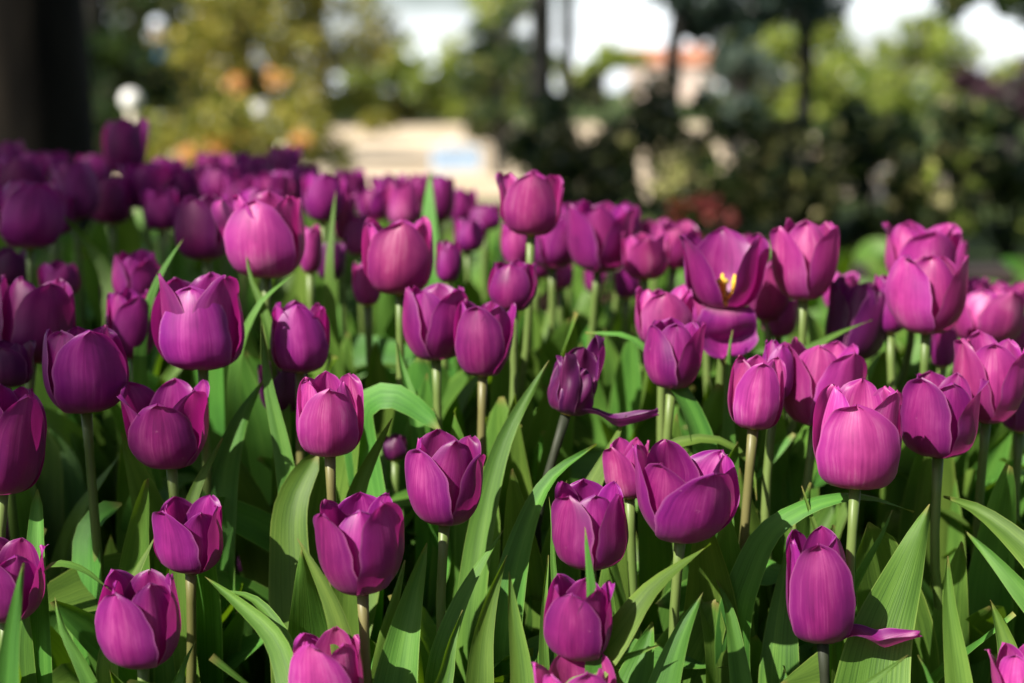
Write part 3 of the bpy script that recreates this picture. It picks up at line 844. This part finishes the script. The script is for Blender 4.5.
r3 = random.Random(8)
V, F = [], []
for k in range(5200):
    y = r3.uniform(.75, 1.7); x = r3.uniform(-.42, .42) * y
    s = r3.uniform(.004, .012)
    c = Vector((x, y, bed_z(x, y) + .006 + r3.uniform(0, .006)))
    m3 = Matrix.Rotation(r3.uniform(0, 6.28), 3, 'Z') @ Matrix.Rotation(r3.uniform(-.6, .6), 3, 'X') @ Matrix.Rotation(r3.uniform(-.6, .6), 3, 'Y')
    v, f = box((0, 0, 0), (s * 2.2, s, s * .45))
    o = len(V)
    V += [m3 @ Vector(q) + c for q in v]
    F += [tuple(i + o for i in q) for q in f]
tag(link('bark_mulch', mesh('bark_mulch', V, F, flat=True), M['mulch']), kind='stuff')

M['grass'] = solid('park lawn', (0.030, 0.050, 0.014), (0.075, 0.105, 0.030), 3, 0.95, 0.6, 0.1)
M['paving'] = solid('pale paving', (0.44, 0.345, 0.23), (0.64, 0.54, 0.40), .8, 0.85, 0.2, 0.2)
M['kerb'] = solid('dark timber edging', (0.020, 0.017, 0.018), (0.060, 0.045, 0.040), 14, 0.8, 0.5, 0.2, (.2, 1, 1))
GZ = -.10
gv = [(-900, -60, GZ), (900, -60, GZ), (900, 1500, GZ), (-900, 1500, GZ)]
tag(link('ground', mesh('ground', gv, [(0, 1, 2, 3)]), M['grass']), kind='structure')
pv = [(-4.2, 9.5, GZ + .006), (3.5, 9.5, GZ + .006), (5.5, 31, GZ + .006), (-4.9, 31, GZ + .006)]
tag(link('plaza', mesh('plaza', pv, [(0, 1, 2, 3)]), M['paving']), kind='structure')

V, F = join([box((.9, 3.14, .03), (3.4, .09, .36)), box((.9, 3.14, .222), (3.5, .13, .025))])
b = link('bed_edging', mesh('bed_edging', V, F, flat=True), M['kerb'])
tag(b, 'low dark timber edging along the back of the bed before the hedge', 'edging')

# ------------------------------------------------------------------ trees and shrubs
def leaf_cloud(centers, n, size, rng, spread, squash=.8):
    """n leaf faces in clumps; centers = list of (x, y, z, radius)"""
    cs = np.array([c[:3] for c in centers]); rad = np.array([c[3] for c in centers])
    g = np.random.default_rng(rng.randrange(10 ** 6))
    w = rad ** 1.5 / (rad ** 1.5).sum()
    pick = g.choice(len(centers), n, p=w)
    dirs = g.normal(size=(n, 3)); dirs /= np.linalg.norm(dirs, axis=1)[:, None]
    rr = g.random(n) ** .5
    pos = cs[pick] + dirs * (rad[pick] * rr)[:, None] * np.array([1, 1, squash])
    a = g.normal(size=(n, 3)); a /= np.linalg.norm(a, axis=1)[:, None]
    b = np.cross(a, g.normal(size=(n, 3))); b /= np.linalg.norm(b, axis=1)[:, None]
    c = np.cross(a, b)
    L = size * g.uniform(.6, 1.3, n)[:, None]
    Wd = L * g.uniform(.35, .55, n)[:, None]
    V = np.stack([pos - a * L * .5, pos + b * Wd * .5 + c * L * .06, pos + a * L * .5 - c * L * .1, pos - b * Wd * .5 + c * L * .06], 1).reshape(-1, 3)
    F = [(4 * i, 4 * i + 1, 4 * i + 2, 4 * i + 3) for i in range(n)]
    return V, F

def fast_mesh(name, V, F):
    me = bpy.data.meshes.new(name)
    me.from_pydata(V.tolist() if hasattr(V, 'tolist') else V, [], F)
    me.update()
    return me

FOL = {
 'dark': foliage_material('dark evergreen leaves', [(0, (0.006, 0.016, 0.007)), (.7, (0.022, 0.042, 0.014)), (.95, (0.09, 0.13, 0.035)), (.97, (0.34, 0.36, 0.11)), (1, (0.48, 0.46, 0.20))], (0.12, 0.22, 0.03), .28, .2),  # brightest few leaves are sparkles of light put into the colour
 'olive': foliage_material('olive hedge leaves', [(0, (0.007, 0.018, 0.007)), (.74, (0.026, 0.044, 0.013)), (.86, (0.16, 0.17, 0.05)), (1, (0.50, 0.44, 0.22))], (0.20, 0.24, 0.04), .28, .18),  # pale top of the ramp paints bokeh highlights into the hedge
 'lime': foliage_material('sunny lime leaves and glints', [(0, (0.035, 0.07, 0.015)), (.3, (0.13, 0.21, 0.03)), (.75, (0.38, 0.46, 0.08)), (1, (0.55, 0.55, 0.22))], (0.34, 0.40, 0.05), .4, .25),
 'gold': foliage_material('yellow green leaves', [(0, (0.02, 0.045, 0.010)), (.35, (0.09, 0.125, 0.018)), (.75, (0.34, 0.34, 0.06)), (1, (0.70, 0.58, 0.18))], (0.45, 0.38, 0.04), .4, .25),
 'bluish': foliage_material('grey green leaves', [(0, (0.03, 0.055, 0.045)), (.7, (0.07, 0.11, 0.085)), (1, (0.16, 0.20, 0.17))], (0.12, 0.2, 0.1), .25, .35),
 'plum': foliage_material('plum leaves', [(0, (0.02, 0.010, 0.016)), (.7, (0.05, 0.022, 0.035)), (1, (0.10, 0.05, 0.07))], (0.10, 0.02, 0.05), .25, .4),
 'red': foliage_material('red flower heads', [(0, (0.05, 0.005, 0.006)), (.6, (0.12, 0.009, 0.009)), (1, (0.24, 0.03, 0.02))], (0.3, 0.02, 0.02), .2, .5),
 'orange': foliage_material('orange flower heads', [(0, (0.85, 0.36, 0.08)), (.6, (0.90, 0.50, 0.18)), (1, (0.92, 0.68, 0.38))], (0.9, 0.4, 0.05), .3, .5),
 'cream': foliage_material('cream blossoms and glints', [(0, (0.34, 0.38, 0.10)), (.6, (0.50, 0.50, 0.18)), (1, (0.72, 0.62, 0.38))], (0.7, 0.5, 0.2), .3, .5),  # blossom colour, also worn by the painted hedge glints
}

def plant(name, label, cat, loc, clumps, n, leafsize, fol, trunk_path, trunk_r, limbs=(), bark='bark_dark', group=None, seed=1, extra=None):
    """tree or shrub: trunk (with limbs) and crown; coordinates are relative to loc"""
    rng = random.Random(seed)
    t = empty(name, loc, label, cat, group)
    parts = [tube(spline(trunk_path, 12), np.interp(np.linspace(0, 1, 12), np.linspace(0, 1, len(trunk_r)), trunk_r), 12)]
    for (a, b, r) in limbs:
        m = Vector(a).lerp(Vector(b), .5) + Vector((0, 0, .12 * (Vector(b) - Vector(a)).length))
        parts.append(tube(spline([a, m, b], 7), np.linspace(r, r * .3, 7), 7))
    V, F = join(parts)
    link('trunk' if cat == 'tree' else 'branches', mesh('trunk', V, F), M[bark], t)
    V, F = leaf_cloud(clumps, n, leafsize, rng, 1)
    link('crown' if cat == 'tree' else 'foliage', fast_mesh('crown', V, F), FOL[fol], t)
    if extra:
        nm, fk, cl, nn, sz = extra
        tot = sum(c[3] ** 2 for c in cl)
        for c in cl:
            V, F = leaf_cloud([c], max(8, int(nn * c[3] ** 2 / tot)), sz, rng, 1)
            link(nm, fast_mesh(nm, V, F), FOL[fk], t)
    return t

def crown_clumps(cx, cy, cz, rx, ry, rz, n, rng, rmin=.25, rmax=.45):
    out = []
    m = min(rx, ry, rz)
    for _ in range(n):
        while True:
            p = Vector((rng.uniform(-1, 1), rng.uniform(-1, 1), rng.uniform(-1, 1)))
            if p.length < 1: break
        out.append((cx + p.x * rx, cy + p.y * ry, cz + p.z * rz, m * rng.uniform(rmin, rmax)))
    return out

def tree(label, pxx, d, r, h0, crown, nclump, nleaf, lsz, fol, seed, bark='bark_dark', lean=0.0, group=None, rmin=.25, rmax=.5, name='park_tree'):
    rg = random.Random(seed)
    x = (pxx - 512) / FPX * d
    cx, cy, cz, rx, ry, rz = crown
    cl = crown_clumps(cx, cy, cz, rx, ry, rz, nclump, rg, rmin, rmax)
    path = [(0, 0, -.05), (lean * .3, 0, h0 * .4), (lean, 0, h0), (lean + cx * .3, cy * .3, cz + rz * .4)]
    lm = [((lean, 0, h0 * rg.uniform(.85, 1.1)), (c[0], c[1], c[2]), r * .4) for c in cl[::max(1, nclump // 7)]]
    return plant(name, label, 'tree', (x, d, GZ), cl, nleaf, lsz, fol, path, [r * 1.25, r, r * .9, r * .3], lm, bark, group, seed)

# near big trunk on the left
tree('massive dark trunk of a tree at the left edge behind the tulips', 12, 3.6, .19, 2.6, (-.9, .2, 3.9, 1.5, 1.3, .9), 34, 7000, .12, 'dark', 3, 'bark')
# slim dark trunks in the middle
tree('slim dark trunk just right of the pale paving, thickest of the middle trunks', 541, 7.2, .055, 2.3, (0.1, .2, 3.1, 1.3, 1.2, .9), 26, 3600, .11, 'dark', 5)
tree('thin dark trunk close on the right of the thickest middle trunk', 566, 8.4, .038, 2.4, (.2, .3, 3.3, 1.1, 1.1, .8), 20, 2400, .11, 'dark', 7)
tree('dark trunk standing before the red roofed house', 668, 6.6, .042, 1.0, (.32, 0, 1.30, .62, .5, .36), 22, 1900, .10, 'bluish', 9, lean=.02)

# shade-giving trees beside the bed (crowns above and beside the picture)
SH = [(-1.25, 1.75, .95), (-.72, 1.42, .45), (-.60, 1.12, .30), (-1.0, 1.15, .45), (-.75, 2.1, .5), (-.62, 1.30, .34), (-.48, 1.62, .36), (-.62, 2.0, .4), (-.42, 1.10, .2), (-.36, 1.02, .15), (-.55, 1.08, .22), (-.38, 1.34, .2)]
def shade_tree(label, trunk, hz, spots, nleaf, lsz, seed, gz=.42, rs=1.0):
    cl = []
    rg = random.Random(seed)
    for (sx, sy, rr) in spots:
        for q in range(max(3, int(rr * 16))):
            a = rg.uniform(0, 6.28); e = rr * math.sqrt(rg.random()) * .85
            h = hz + rg.uniform(-.35, .5)
            tt = (h - gz) / SUN.z
            p = Vector((sx + math.cos(a) * e, sy + math.sin(a) * e, gz)) + SUN * tt
            cl.append((p.x - trunk[0], p.y - trunk[1], p.z - GZ, rr * rg.uniform(.22, .42) * rs))
    cx = sum(c[0] for c in cl) / len(cl); cy = sum(c[1] for c in cl) / len(cl)
    lm = [((cx * .15, cy * .15, hz * .7), c[:3], .04) for c in cl[::5]]
    return plant('park_tree', label, 'tree', (trunk[0], trunk[1], GZ), cl, nleaf, lsz, 'dark', [(0, 0, -.05), (.03, 0, hz * .4), (cx * .15, cy * .15, hz * .75), (cx * .5, cy * .5, hz)], [.14, .12, .09, .03], lm, 'bark', None, seed)
shade_tree('leafy tree beside the bed on the left, outside the picture, shading the left tulips', (-5.2, -1.6, 0), 3.7, SH, 9000, .085, 21)
shade_tree('leafy tree beside the bed on the right, outside the picture, shading the hedge', (2.9, 1.6, 0), 3.3,
           [(.9, 4.9, .6), (1.8, 5.1, .7), (2.8, 5.2, .7), (.2, 5.3, .5), (1.2, 5.8, .7), (2.2, 5.8, .8), (1.0, 4.3, .5), (2.0, 4.3, .6)], 3400, .12, 22, gz=.3)

plant('park_tree', 'added leafy tree on the right behind the photographer, unseen, blocking sky light', 'tree', (3.4, -1.4, GZ),  # crown added out of view to cut sky fill and deepen shadows
      crown_clumps(-.9, .1, 3.4, 1.9, 2.1, 1.6, 40, random.Random(51), .25, .45), 7000, .13, 'dark', [(0, 0, -.05), (-.1, 0, 1.6), (-.5, 0, 3.2)], [.16, .13, .06], [((-.2, 0, 2.0), (-1.4, .6, 3.3), .05), ((-.2, 0, 2.0), (-.6, -.9, 3.6), .05), ((-.2, 0, 2.2), (.3, .8, 3.4), .05)], 'bark', None, 51)
plant('park_tree', 'added leafy tree straight behind the photographer, unseen, blocking sky light', 'tree', (1.6, -5.4, GZ),  # second unseen crown, added to dim the sky fill from behind
      crown_clumps(-.2, .2, 3.0, 2.2, 1.8, 1.9, 44, random.Random(52), .25, .45), 7000, .14, 'dark', [(0, 0, -.05), (.05, 0, 1.5), (-.1, .1, 3.0)], [.17, .14, .06], [((0, 0, 1.6), (-1.2, .4, 2.9), .05), ((0, 0, 1.6), (1.0, -.5, 3.0), .05), ((0, 0, 2.0), (0, .9, 3.4), .05)], 'bark', None, 52)

# hedge of separate shrubs on the right
HD = [(562, 5.6, .60, .72, 'dark', 'dark shrub at the left end of the hedge, under the slim trunks'),
      (590, 5.0, .55, .74, 'olive', 'olive shrub with pale glint leaves, second from the left end of the hedge'),
      (655, 5.3, .55, .76, 'olive', 'olive shrub behind the red flowers in the hedge'),
      (728, 4.9, .58, .74, 'dark', 'dark green shrub right of the red flowers'),
      (800, 4.6, .52, .70, 'olive', 'shrub with a cluster of cream blossom, behind the tall lit cup'),
      (865, 5.0, .56, .72, 'dark', 'dark shrub between the blossoming one and the glossy bright leaved one'),
      (935, 4.7, .56, .72, 'olive', 'shrub with bright yellow green leaves behind the upper right pair'),
      (1010, 4.8, .60, .78, 'dark', 'dark shrub at the right edge of the hedge')]
for i, (pxx, d, rr, hh, fol, lab) in enumerate(HD):
    rg = random.Random(40 + i)
    x = (pxx - 512) / FPX * d
    rx = 44 / FPX * d * 1.15
    cl = crown_clumps(0, 0, hh * .52, rx, rx * 1.1, hh * .46, 26, rg, .28, .5)
    lm = [((0, 0, .05), c[:3], .008) for c in cl[::4]]
    ex = None
    if 'cream' in lab: ex = ('blossom', 'cream', [(-.02, -rx, .44, .05), (.05, -rx, .40, .04), (-.03, -rx * .9, .56, .04), (.06, -rx, .52, .05), (.02, -rx, .34, .04), (-.05, -rx, .38, .03)], 70, .03)
    if 'yellow green' in lab: ex = ('leaf_tuft', 'lime', [(.02, -rx, .50, .03), (-.06, -rx, .46, .04), (.06, -rx, .42, .04), (.02, -rx, .30, .05), (.0, -rx, .18, .05), (.08, -rx, .58, .03)], 60, .05)
    sh = plant('shrub', lab, 'shrub', (x, d, GZ), cl, 2000, .055, fol, [(0, 0, -.03), (.01, 0, .1), (0, .01, hh * .6)], [.02, .016, .006], lm, 'bark_dark', 'hedge shrubs behind the tulip bed', 60 + i, ex)
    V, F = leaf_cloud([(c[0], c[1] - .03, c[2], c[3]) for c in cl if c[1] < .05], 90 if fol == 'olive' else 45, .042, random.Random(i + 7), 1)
    link('glint_leaves', fast_mesh('glint_leaves', V, F), FOL['cream' if fol == 'olive' else 'lime'], sh)  # scattered pale leaves standing in for sun glints on the hedge

# red flowering plants before the hedge
for i, (pxx, d, hh, lab) in enumerate([(690, 4.2, .42, 'red flowering plant, taller, at the foot of the hedge right of centre'),
                                       (740, 4.25, .30, 'red flowering plant, lower, right of the taller one by the hedge')]):
    x = (pxx - 512) / FPX * d
    rg = random.Random(80 + i)
    cl = crown_clumps(0, 0, hh * .55, .13, .10, hh * .4, 10, rg, .4, .7)
    plant('flowering_plant', lab, 'flowering plant', (x, d, GZ), cl, 420, .05, 'dark', [(0, 0, 0), (0, 0, hh * .6)], [.01, .006], [((0, 0, .02), c[:3], .004) for c in cl[::2]], 'bark_dark', None, 80 + i,
          ('flower_head', 'red', crown_clumps(0, -.06, hh * .72, .12, .08, hh * .28, 9, rg, .3, .5), 160, .04))
# a peach blossoming plant left of them
x = (672 - 512) / FPX * 4.4
rg = random.Random(95)
cl = crown_clumps(0, 0, .3, .12, .1, .22, 9, rg, .4, .6)
plant('flowering_plant', 'peach flowering plant standing left of the red flowers by the hedge', 'flowering plant', (x, 4.4, GZ), cl, 300, .05, 'olive', [(0, 0, 0), (0, 0, .35)], [.01, .006], [((0, 0, .02), c[:3], .004) for c in cl[::2]], 'bark_dark', None, 95,
      ('flower_head', 'cream', [(0, -.1, .52, .07), (.03, -.1, .46, .07), (-.03, -.1, .44, .06)], 130, .03))

# orange flowers on the left beyond the bed
for i, (pxx, d, lab, heads) in enumerate([
     (196, 7.0, 'orange flowering plant low behind the navy dressed person', [(-.0, -.15, .42, .05), (.14, -.15, .43, .08)]),
     (248, 8.0, 'orange flowering plant around the pale globe lamp', [(-.02, -.2, .76, .07), (.20, -.2, .78, .07), (.02, -.2, .50, .08), (.33, -.2, .45, .07)]),
     (290, 9.0, 'orange flowering plant at the left end of the pale paving', [(0, -.2, .40, .09), (.12, -.2, .44, .07)])]):
    x = (pxx - 512) / FPX * d
    rg = random.Random(100 + i)
    cl = crown_clumps(.08, .05, .36, .30, .25, .32, 16, rg, .35, .6)
    plant('flowering_plant', lab, 'flowering plant', (x, d, GZ), cl, 700, .08, 'gold', [(0, 0, 0), (0, 0, .5)], [.015, .008], [((0, 0, .02), c[:3], .006) for c in cl[::2]], 'bark_dark', None, 100 + i,
          ('flower_head', 'orange', heads, 150, .045))

# mid and far trees
FT = [
 # label, px, depth, trunk r, trunk h, crown(rel), clumps, leaves, size, foliage, seed
 ('dark green tree behind the massive trunk, far left', 100, 13, .14, 1.6, (0, 0, 1.7, 1.0, 1.0, 1.9), 44, 5200, .20, 'dark', 201),
 ('dark tree behind the navy dressed person', 205, 27, .2, 2.0, (-.2, 0, 2.2, 1.5, 1.4, 2.4), 44, 5200, .28, 'dark', 202),
 ('golden tree above the pale globe lamp', 250, 17, .12, .8, (0, 0, 1.1, .8, .8, 1.2), 34, 2300, .16, 'gold', 203),
 ('yellow green tree at the left end of the paving', 325, 29, .14, 1.2, (0, 0, 1.7, 1.3, 1.2, 1.75), 32, 2400, .24, 'gold', 204),
 ('loose lime tree behind the middle of the paving', 400, 34, .15, .8, (0, 0, .9, 1.7, 1.2, .95), 30, 2200, .26, 'lime', 205),
 ('lime tree with high branches right behind the paving', 488, 30, .15, 1.2, (0, 0, 1.5, 1.1, 1.0, 1.55), 30, 2200, .24, 'lime', 206),
 ('round lime tree between the thin trunks and the house', 600, 48, .2, 1.0, (0, 0, 1.3, 1.7, 1.4, .85), 26, 2200, .3, 'lime', 207),
 ('grey green tree between hedge and house, right of the dark trunk', 735, 15, .10, .5, (0, 0, .85, .42, .4, .5), 20, 1300, .14, 'bluish', 208),
 ('tall lime tree right of the house, behind the hedge', 800, 28, .2, 1.2, (0, 0, 1.2, 1.6, 1.3, 1.2), 34, 3000, .24, 'lime', 209),
 ('broad pale lime tree second from the right, behind the hedge', 900, 40, .2, 1.2, (0, 0, 1.35, 2.2, 1.5, 1.3), 38, 3400, .3, 'lime', 210),
 ('plum coloured tree at the far right behind the hedge', 1005, 14, .1, .5, (0, 0, .72, .6, .5, .32), 22, 1500, .13, 'plum', 211),
 ('pale lime tree at the right edge behind the plum coloured one', 1030, 50, .2, 1.0, (0, 0, 1.2, 2.0, 1.6, .9), 26, 2000, .34, 'lime', 212),
]
for (lab, pxx, d, r, h0, cr, nc, nl, sz, fol, seed) in FT:
    tree(lab, pxx, d, r, h0, cr, nc, nl, sz, fol, seed, group='trees beyond the tulip bed')
# high branches of a dark tree over the hedge
tree('dark tree spreading high branches over the hedge, upper right', 800, 8.5, .05, 1.05, (-.25, 0, 1.36, .6, .6, .24), 14, 600, .11, 'dark', 230, rmin=.3, rmax=.7)

tree('dark tree hanging its branches into the upper right corner', 1085, 7.0, .06, 1.0, (-.30, 0, 1.14, .40, .4, .22), 20, 1800, .10, 'dark', 231, rmin=.3, rmax=.6)
tree('small dark tree left of the thickest middle trunk, over the paving end', 500, 12, .05, .9, (0, 0, 1.0, .38, .4, .55), 22, 1300, .11, 'dark', 232)
for i, (pxx, d, hh, fol, lab) in enumerate([(352, 29, .9, 'lime', 'low lime bush at the far left end of the paving'), (405, 30, .7, 'gold', 'low golden bush at the far edge of the paving, middle'),
                                            (452, 30.5, .95, 'lime', 'low lime bush at the far edge of the paving, right of the golden one'), (300, 16, .55, 'gold', 'golden bush at the near left side of the paving'),
                                            (500, 18, .6, 'olive', 'olive bush at the right side of the paving, by the small dark tree'), (378, 24, .35, 'gold', 'smallest golden bush, low on the paving itself')]):
    x = (pxx - 512) / FPX * d
    rg = random.Random(140 + i)
    cl = crown_clumps(0, 0, hh * .5, hh * .75, .4, hh * .45, 18, rg, .3, .6)
    plant('shrub', lab, 'shrub', (x, d, GZ), cl, 700, .006 * d + .05, fol, [(0, 0, -.03), (0, 0, hh * .6)], [.03, .01], [((0, 0, .02), c[:3], .01) for c in cl[::3]], 'bark_dark', 'bushes round the paving', 140 + i)

# ------------------------------------------------------------------ house with the red roof
M['wall'] = solid('pinkish plaster', (0.62, 0.48, 0.42), (0.72, 0.58, 0.50), 2, 0.85, 0.1)
M['roof'] = solid('red roof tiles', (0.33, 0.14, 0.085), (0.45, 0.21, 0.13), 6, 0.8, 0.4)
M['glass'] = solid('dark window', (0.02, 0.025, 0.03), (0.04, 0.05, 0.06), 3, 0.15, 0.0, 0.5)
M['white'] = solid('white paint', (0.72, 0.72, 0.70), (0.80, 0.80, 0.78), 8, 0.5, 0.05)
def house(label, pxx, d, w, dep, hw, hr):
    t = empty('house', ((pxx - 512) / FPX * d, d, GZ), label, 'house')
    V, F = box((0, 0, hw / 2), (w, dep, hw))
    link('wall', mesh('wall', V, F, flat=True), M['wall'], t)
    e = .35
    V = [(-w/2-e, -dep/2-e, hw), (w/2+e, -dep/2-e, hw), (w/2+e, dep/2+e, hw), (-w/2-e, dep/2+e, hw), (-w/2-e, 0, hw+hr), (w/2+e, 0, hw+hr)]
    rf = link('roof', mesh('roof', V, [(0, 1, 5, 4), (2, 3, 4, 5), (0, 4, 3), (1, 2, 5), (3, 2, 1, 0)], flat=True), M['roof'], t)
    V, F = box((w * .3, .4, hw + hr * .8), (.5, .5, hr * .9))
    link('chimney', mesh('chimney', V, F, flat=True), M['wall'], rf)
    for s in (-.3, .05, .33):
        V, F = box((w * s, -dep / 2 - .01, hw * .58), (w * .13, .06, hw * .36))
        f = link('window', mesh('window', V, F, flat=True), M['white'], t)
        V, F = box((w * s, -dep / 2 - .045, hw * .58), (w * .11, .02, hw * .32))
        link('pane', mesh('pane', V, F, flat=True), M['glass'], f)
    return t
house('small house with red tiled roof and pinkish walls far behind the hedge', 668, 105, 6.0, 4.5, 2.5, 1.3)

# ------------------------------------------------------------------ lamps, box, person
M['globe'] = solid('white globe', (0.80, 0.80, 0.78), (0.86, 0.86, 0.84), 8, 0.15, 0.0, 0.6)
M['post'] = solid('pale post', (0.50, 0.46, 0.36), (0.62, 0.57, 0.46), 8, 0.6, 0.1)
for (pxx, pyy, d, r, lab) in [(259, 110, 8.3, .055, 'white globe lamp on a pale post among the orange flowers'),
                              (131, 100, 7.0, .050, 'white globe lamp on a pale post above the highest back tulip')]:
    c = px(pxx, pyy, d)
    t = empty('garden_lamp', (c.x, c.y, GZ), lab, 'garden lamp', 'garden globe lamps')
    hz = c.z - GZ
    V, F = tube([(0, 0, 0), (0, 0, hz * .5), (0, 0, hz - r)], [.022, .02, .02], 10)
    link('post', mesh('post', V, F), M['post'], t)
    V, F = sphere((0, 0, hz), r, 20, 14)
    link('globe', mesh('globe', V, F), M['globe'], t)

M['paleblue'] = solid('pale blue plastic', (0.30, 0.42, 0.60), (0.36, 0.49, 0.66), 5, 0.35, 0.02, 0.5)
c = px(456, 176, 13)
t = empty('storage_box', (c.x, 13, GZ + .006), 'pale blue and white box standing on the sunny paving', 'box')
V, F = box((0, 0, .08), (.40, .28, .16), .2)
link('box_body', mesh('box_body', V, F, flat=True), M['paleblue'], t)
V, F = box((0, 0, .18), (.42, .30, .035), .2)
link('lid', mesh('lid', V, F, flat=True), M['paleblue'], t)
V, F = tube(spline([(-.12, -.02, .195), (-.08, -.02, .24), (.08, .02, .24), (.12, .02, .195)], 10), [.012] * 10, 6)
link('handle', mesh('handle', V, F), M['white'], t)

M['navy'] = solid('navy cloth', (0.004, 0.006, 0.016), (0.010, 0.014, 0.034), 20, 0.85, 0.2, 0.1)
M['blue'] = solid('blue cloth', (0.02, 0.09, 0.20), (0.03, 0.13, 0.27), 20, 0.8, 0.2, 0.1)
M['skin'] = solid('skin', (0.42, 0.27, 0.20), (0.50, 0.33, 0.25), 20, 0.5, 0.05)
M['cap'] = solid('pale cap', (0.55, 0.62, 0.72), (0.64, 0.70, 0.80), 20, 0.7, 0.05)
def skin_body(name, nodes, edges, mat, parent, sub=2):
    me = bpy.data.meshes.new(name)
    me.from_pydata([n[:3] for n in nodes], edges, [])
    o = link(name, me, mat, parent)
    sk = o.modifiers.new('skin', 'SKIN')
    lay = me.skin_vertices[0] if me.skin_vertices else None
    for i, n in enumerate(nodes):
        me.skin_vertices[0].data[i].radius = (n[3], n[4] if len(n) > 4 else n[3])
    me.skin_vertices[0].data[0].use_root = True
    ss = o.modifiers.new('subsurf', 'SUBSURF'); ss.levels = sub; ss.render_levels = sub
    return o
def person(loc):
    t = empty('person', loc, 'person in dark navy clothes and a pale cap standing far behind the bed, left', 'person')
    nodes = [(0, 0, .95, .15, .11), (0, 0, 1.15, .14, .10), (0, 0, 1.38, .17, .11), (0, 0, 1.50, .06, .06), (0, -.01, 1.60, .085, .10), (0, -.01, 1.70, .07, .085),
             (.09, 0, .85, .09, .09), (.10, -.02, .48, .062, .065), (.10, .03, .08, .045, .05), (.10, -.10, .035, .04, .03),
             (-.09, 0, .85, .09, .09), (-.10, .02, .48, .062, .065), (-.10, .05, .08, .045, .05), (-.10, -.08, .035, .04, .03),
             (.20, 0, 1.40, .055, .055), (.27, .0, 1.14, .045, .045), (.30, -.12, .93, .036, .036), (.31, -.17, .86, .03, .035),
             (-.20, 0, 1.40, .055, .055), (-.26, .02, 1.12, .045, .045), (-.26, -.04, .88, .036, .036), (-.26, -.06, .80, .03, .035)]
    edges = [(0, 1), (1, 2), (2, 3), (3, 4), (4, 5), (0, 6), (6, 7), (7, 8), (8, 9), (0, 10), (10, 11), (11, 12), (12, 13), (2, 14), (14, 15), (15, 16), (16, 17), (2, 18), (18, 19), (19, 20), (20, 21)]
    skin_body('body', nodes, edges, M['skin'], t)
    jk = [(0, 0, .84, .185, .135), (0, 0, 1.12, .165, .125), (0, 0, 1.38, .195, .13), (0, 0, 1.47, .085, .08), (.20, 0, 1.40, .075, .075), (.27, 0, 1.14, .06, .06), (.30, -.12, .95, .05, .05), (-.20, 0, 1.40, .075, .075), (-.26, .02, 1.12, .06, .06), (-.26, -.04, .90, .05, .05)]
    skin_body('jacket', jk, [(0, 1), (1, 2), (2, 3), (2, 4), (4, 5), (5, 6), (2, 7), (7, 8), (8, 9)], M['navy'], t)
    tr = [(0, 0, .92, .165, .125), (.09, 0, .84, .105, .105), (.10, -.02, .48, .08, .08), (.10, .03, .09, .066, .07), (-.09, 0, .84, .105, .105), (-.10, .02, .48, .08, .08), (-.10, .05, .09, .066, .07)]
    skin_body('trousers', tr, [(0, 1), (1, 2), (2, 3), (0, 4), (4, 5), (5, 6)], M['navy'], t)
    for s in (1, -1):
        V, F = sphere((s * .10, -.05 + (.02 if s < 0 else 0), .035), .06, 12, 8, .6)
        V = [(v[0], (v[1] + .05) * 2.0 - .05, max(.0, v[2])) for v in V]
        link('shoe', mesh('shoe', V, F), M['navy'], t)
    V, F = sphere((0, -.01, 1.68), .112, 16, 10, .85)
    V2, F2 = sphere((0, -.13, 1.67), .09, 14, 8, .16)
    V, F = join([(V, F), (V2, F2)])
    link('cap', mesh('cap', V, F), M['cap'], t)
    V, F = tube(spline([(-.16, -.14, 1.0), (0, -.16, 1.25), (.14, -.12, 1.48), (.12, .13, 1.42), (-.1, .16, 1.1)], 16), [.045] * 16, 8)
    link('scarf', mesh('scarf', V, F), M['blue'], t)
    t.rotation_euler = (0, 0, R(25))
    return t
person(((166 - 512) / FPX * 21.5, 21.5, GZ))
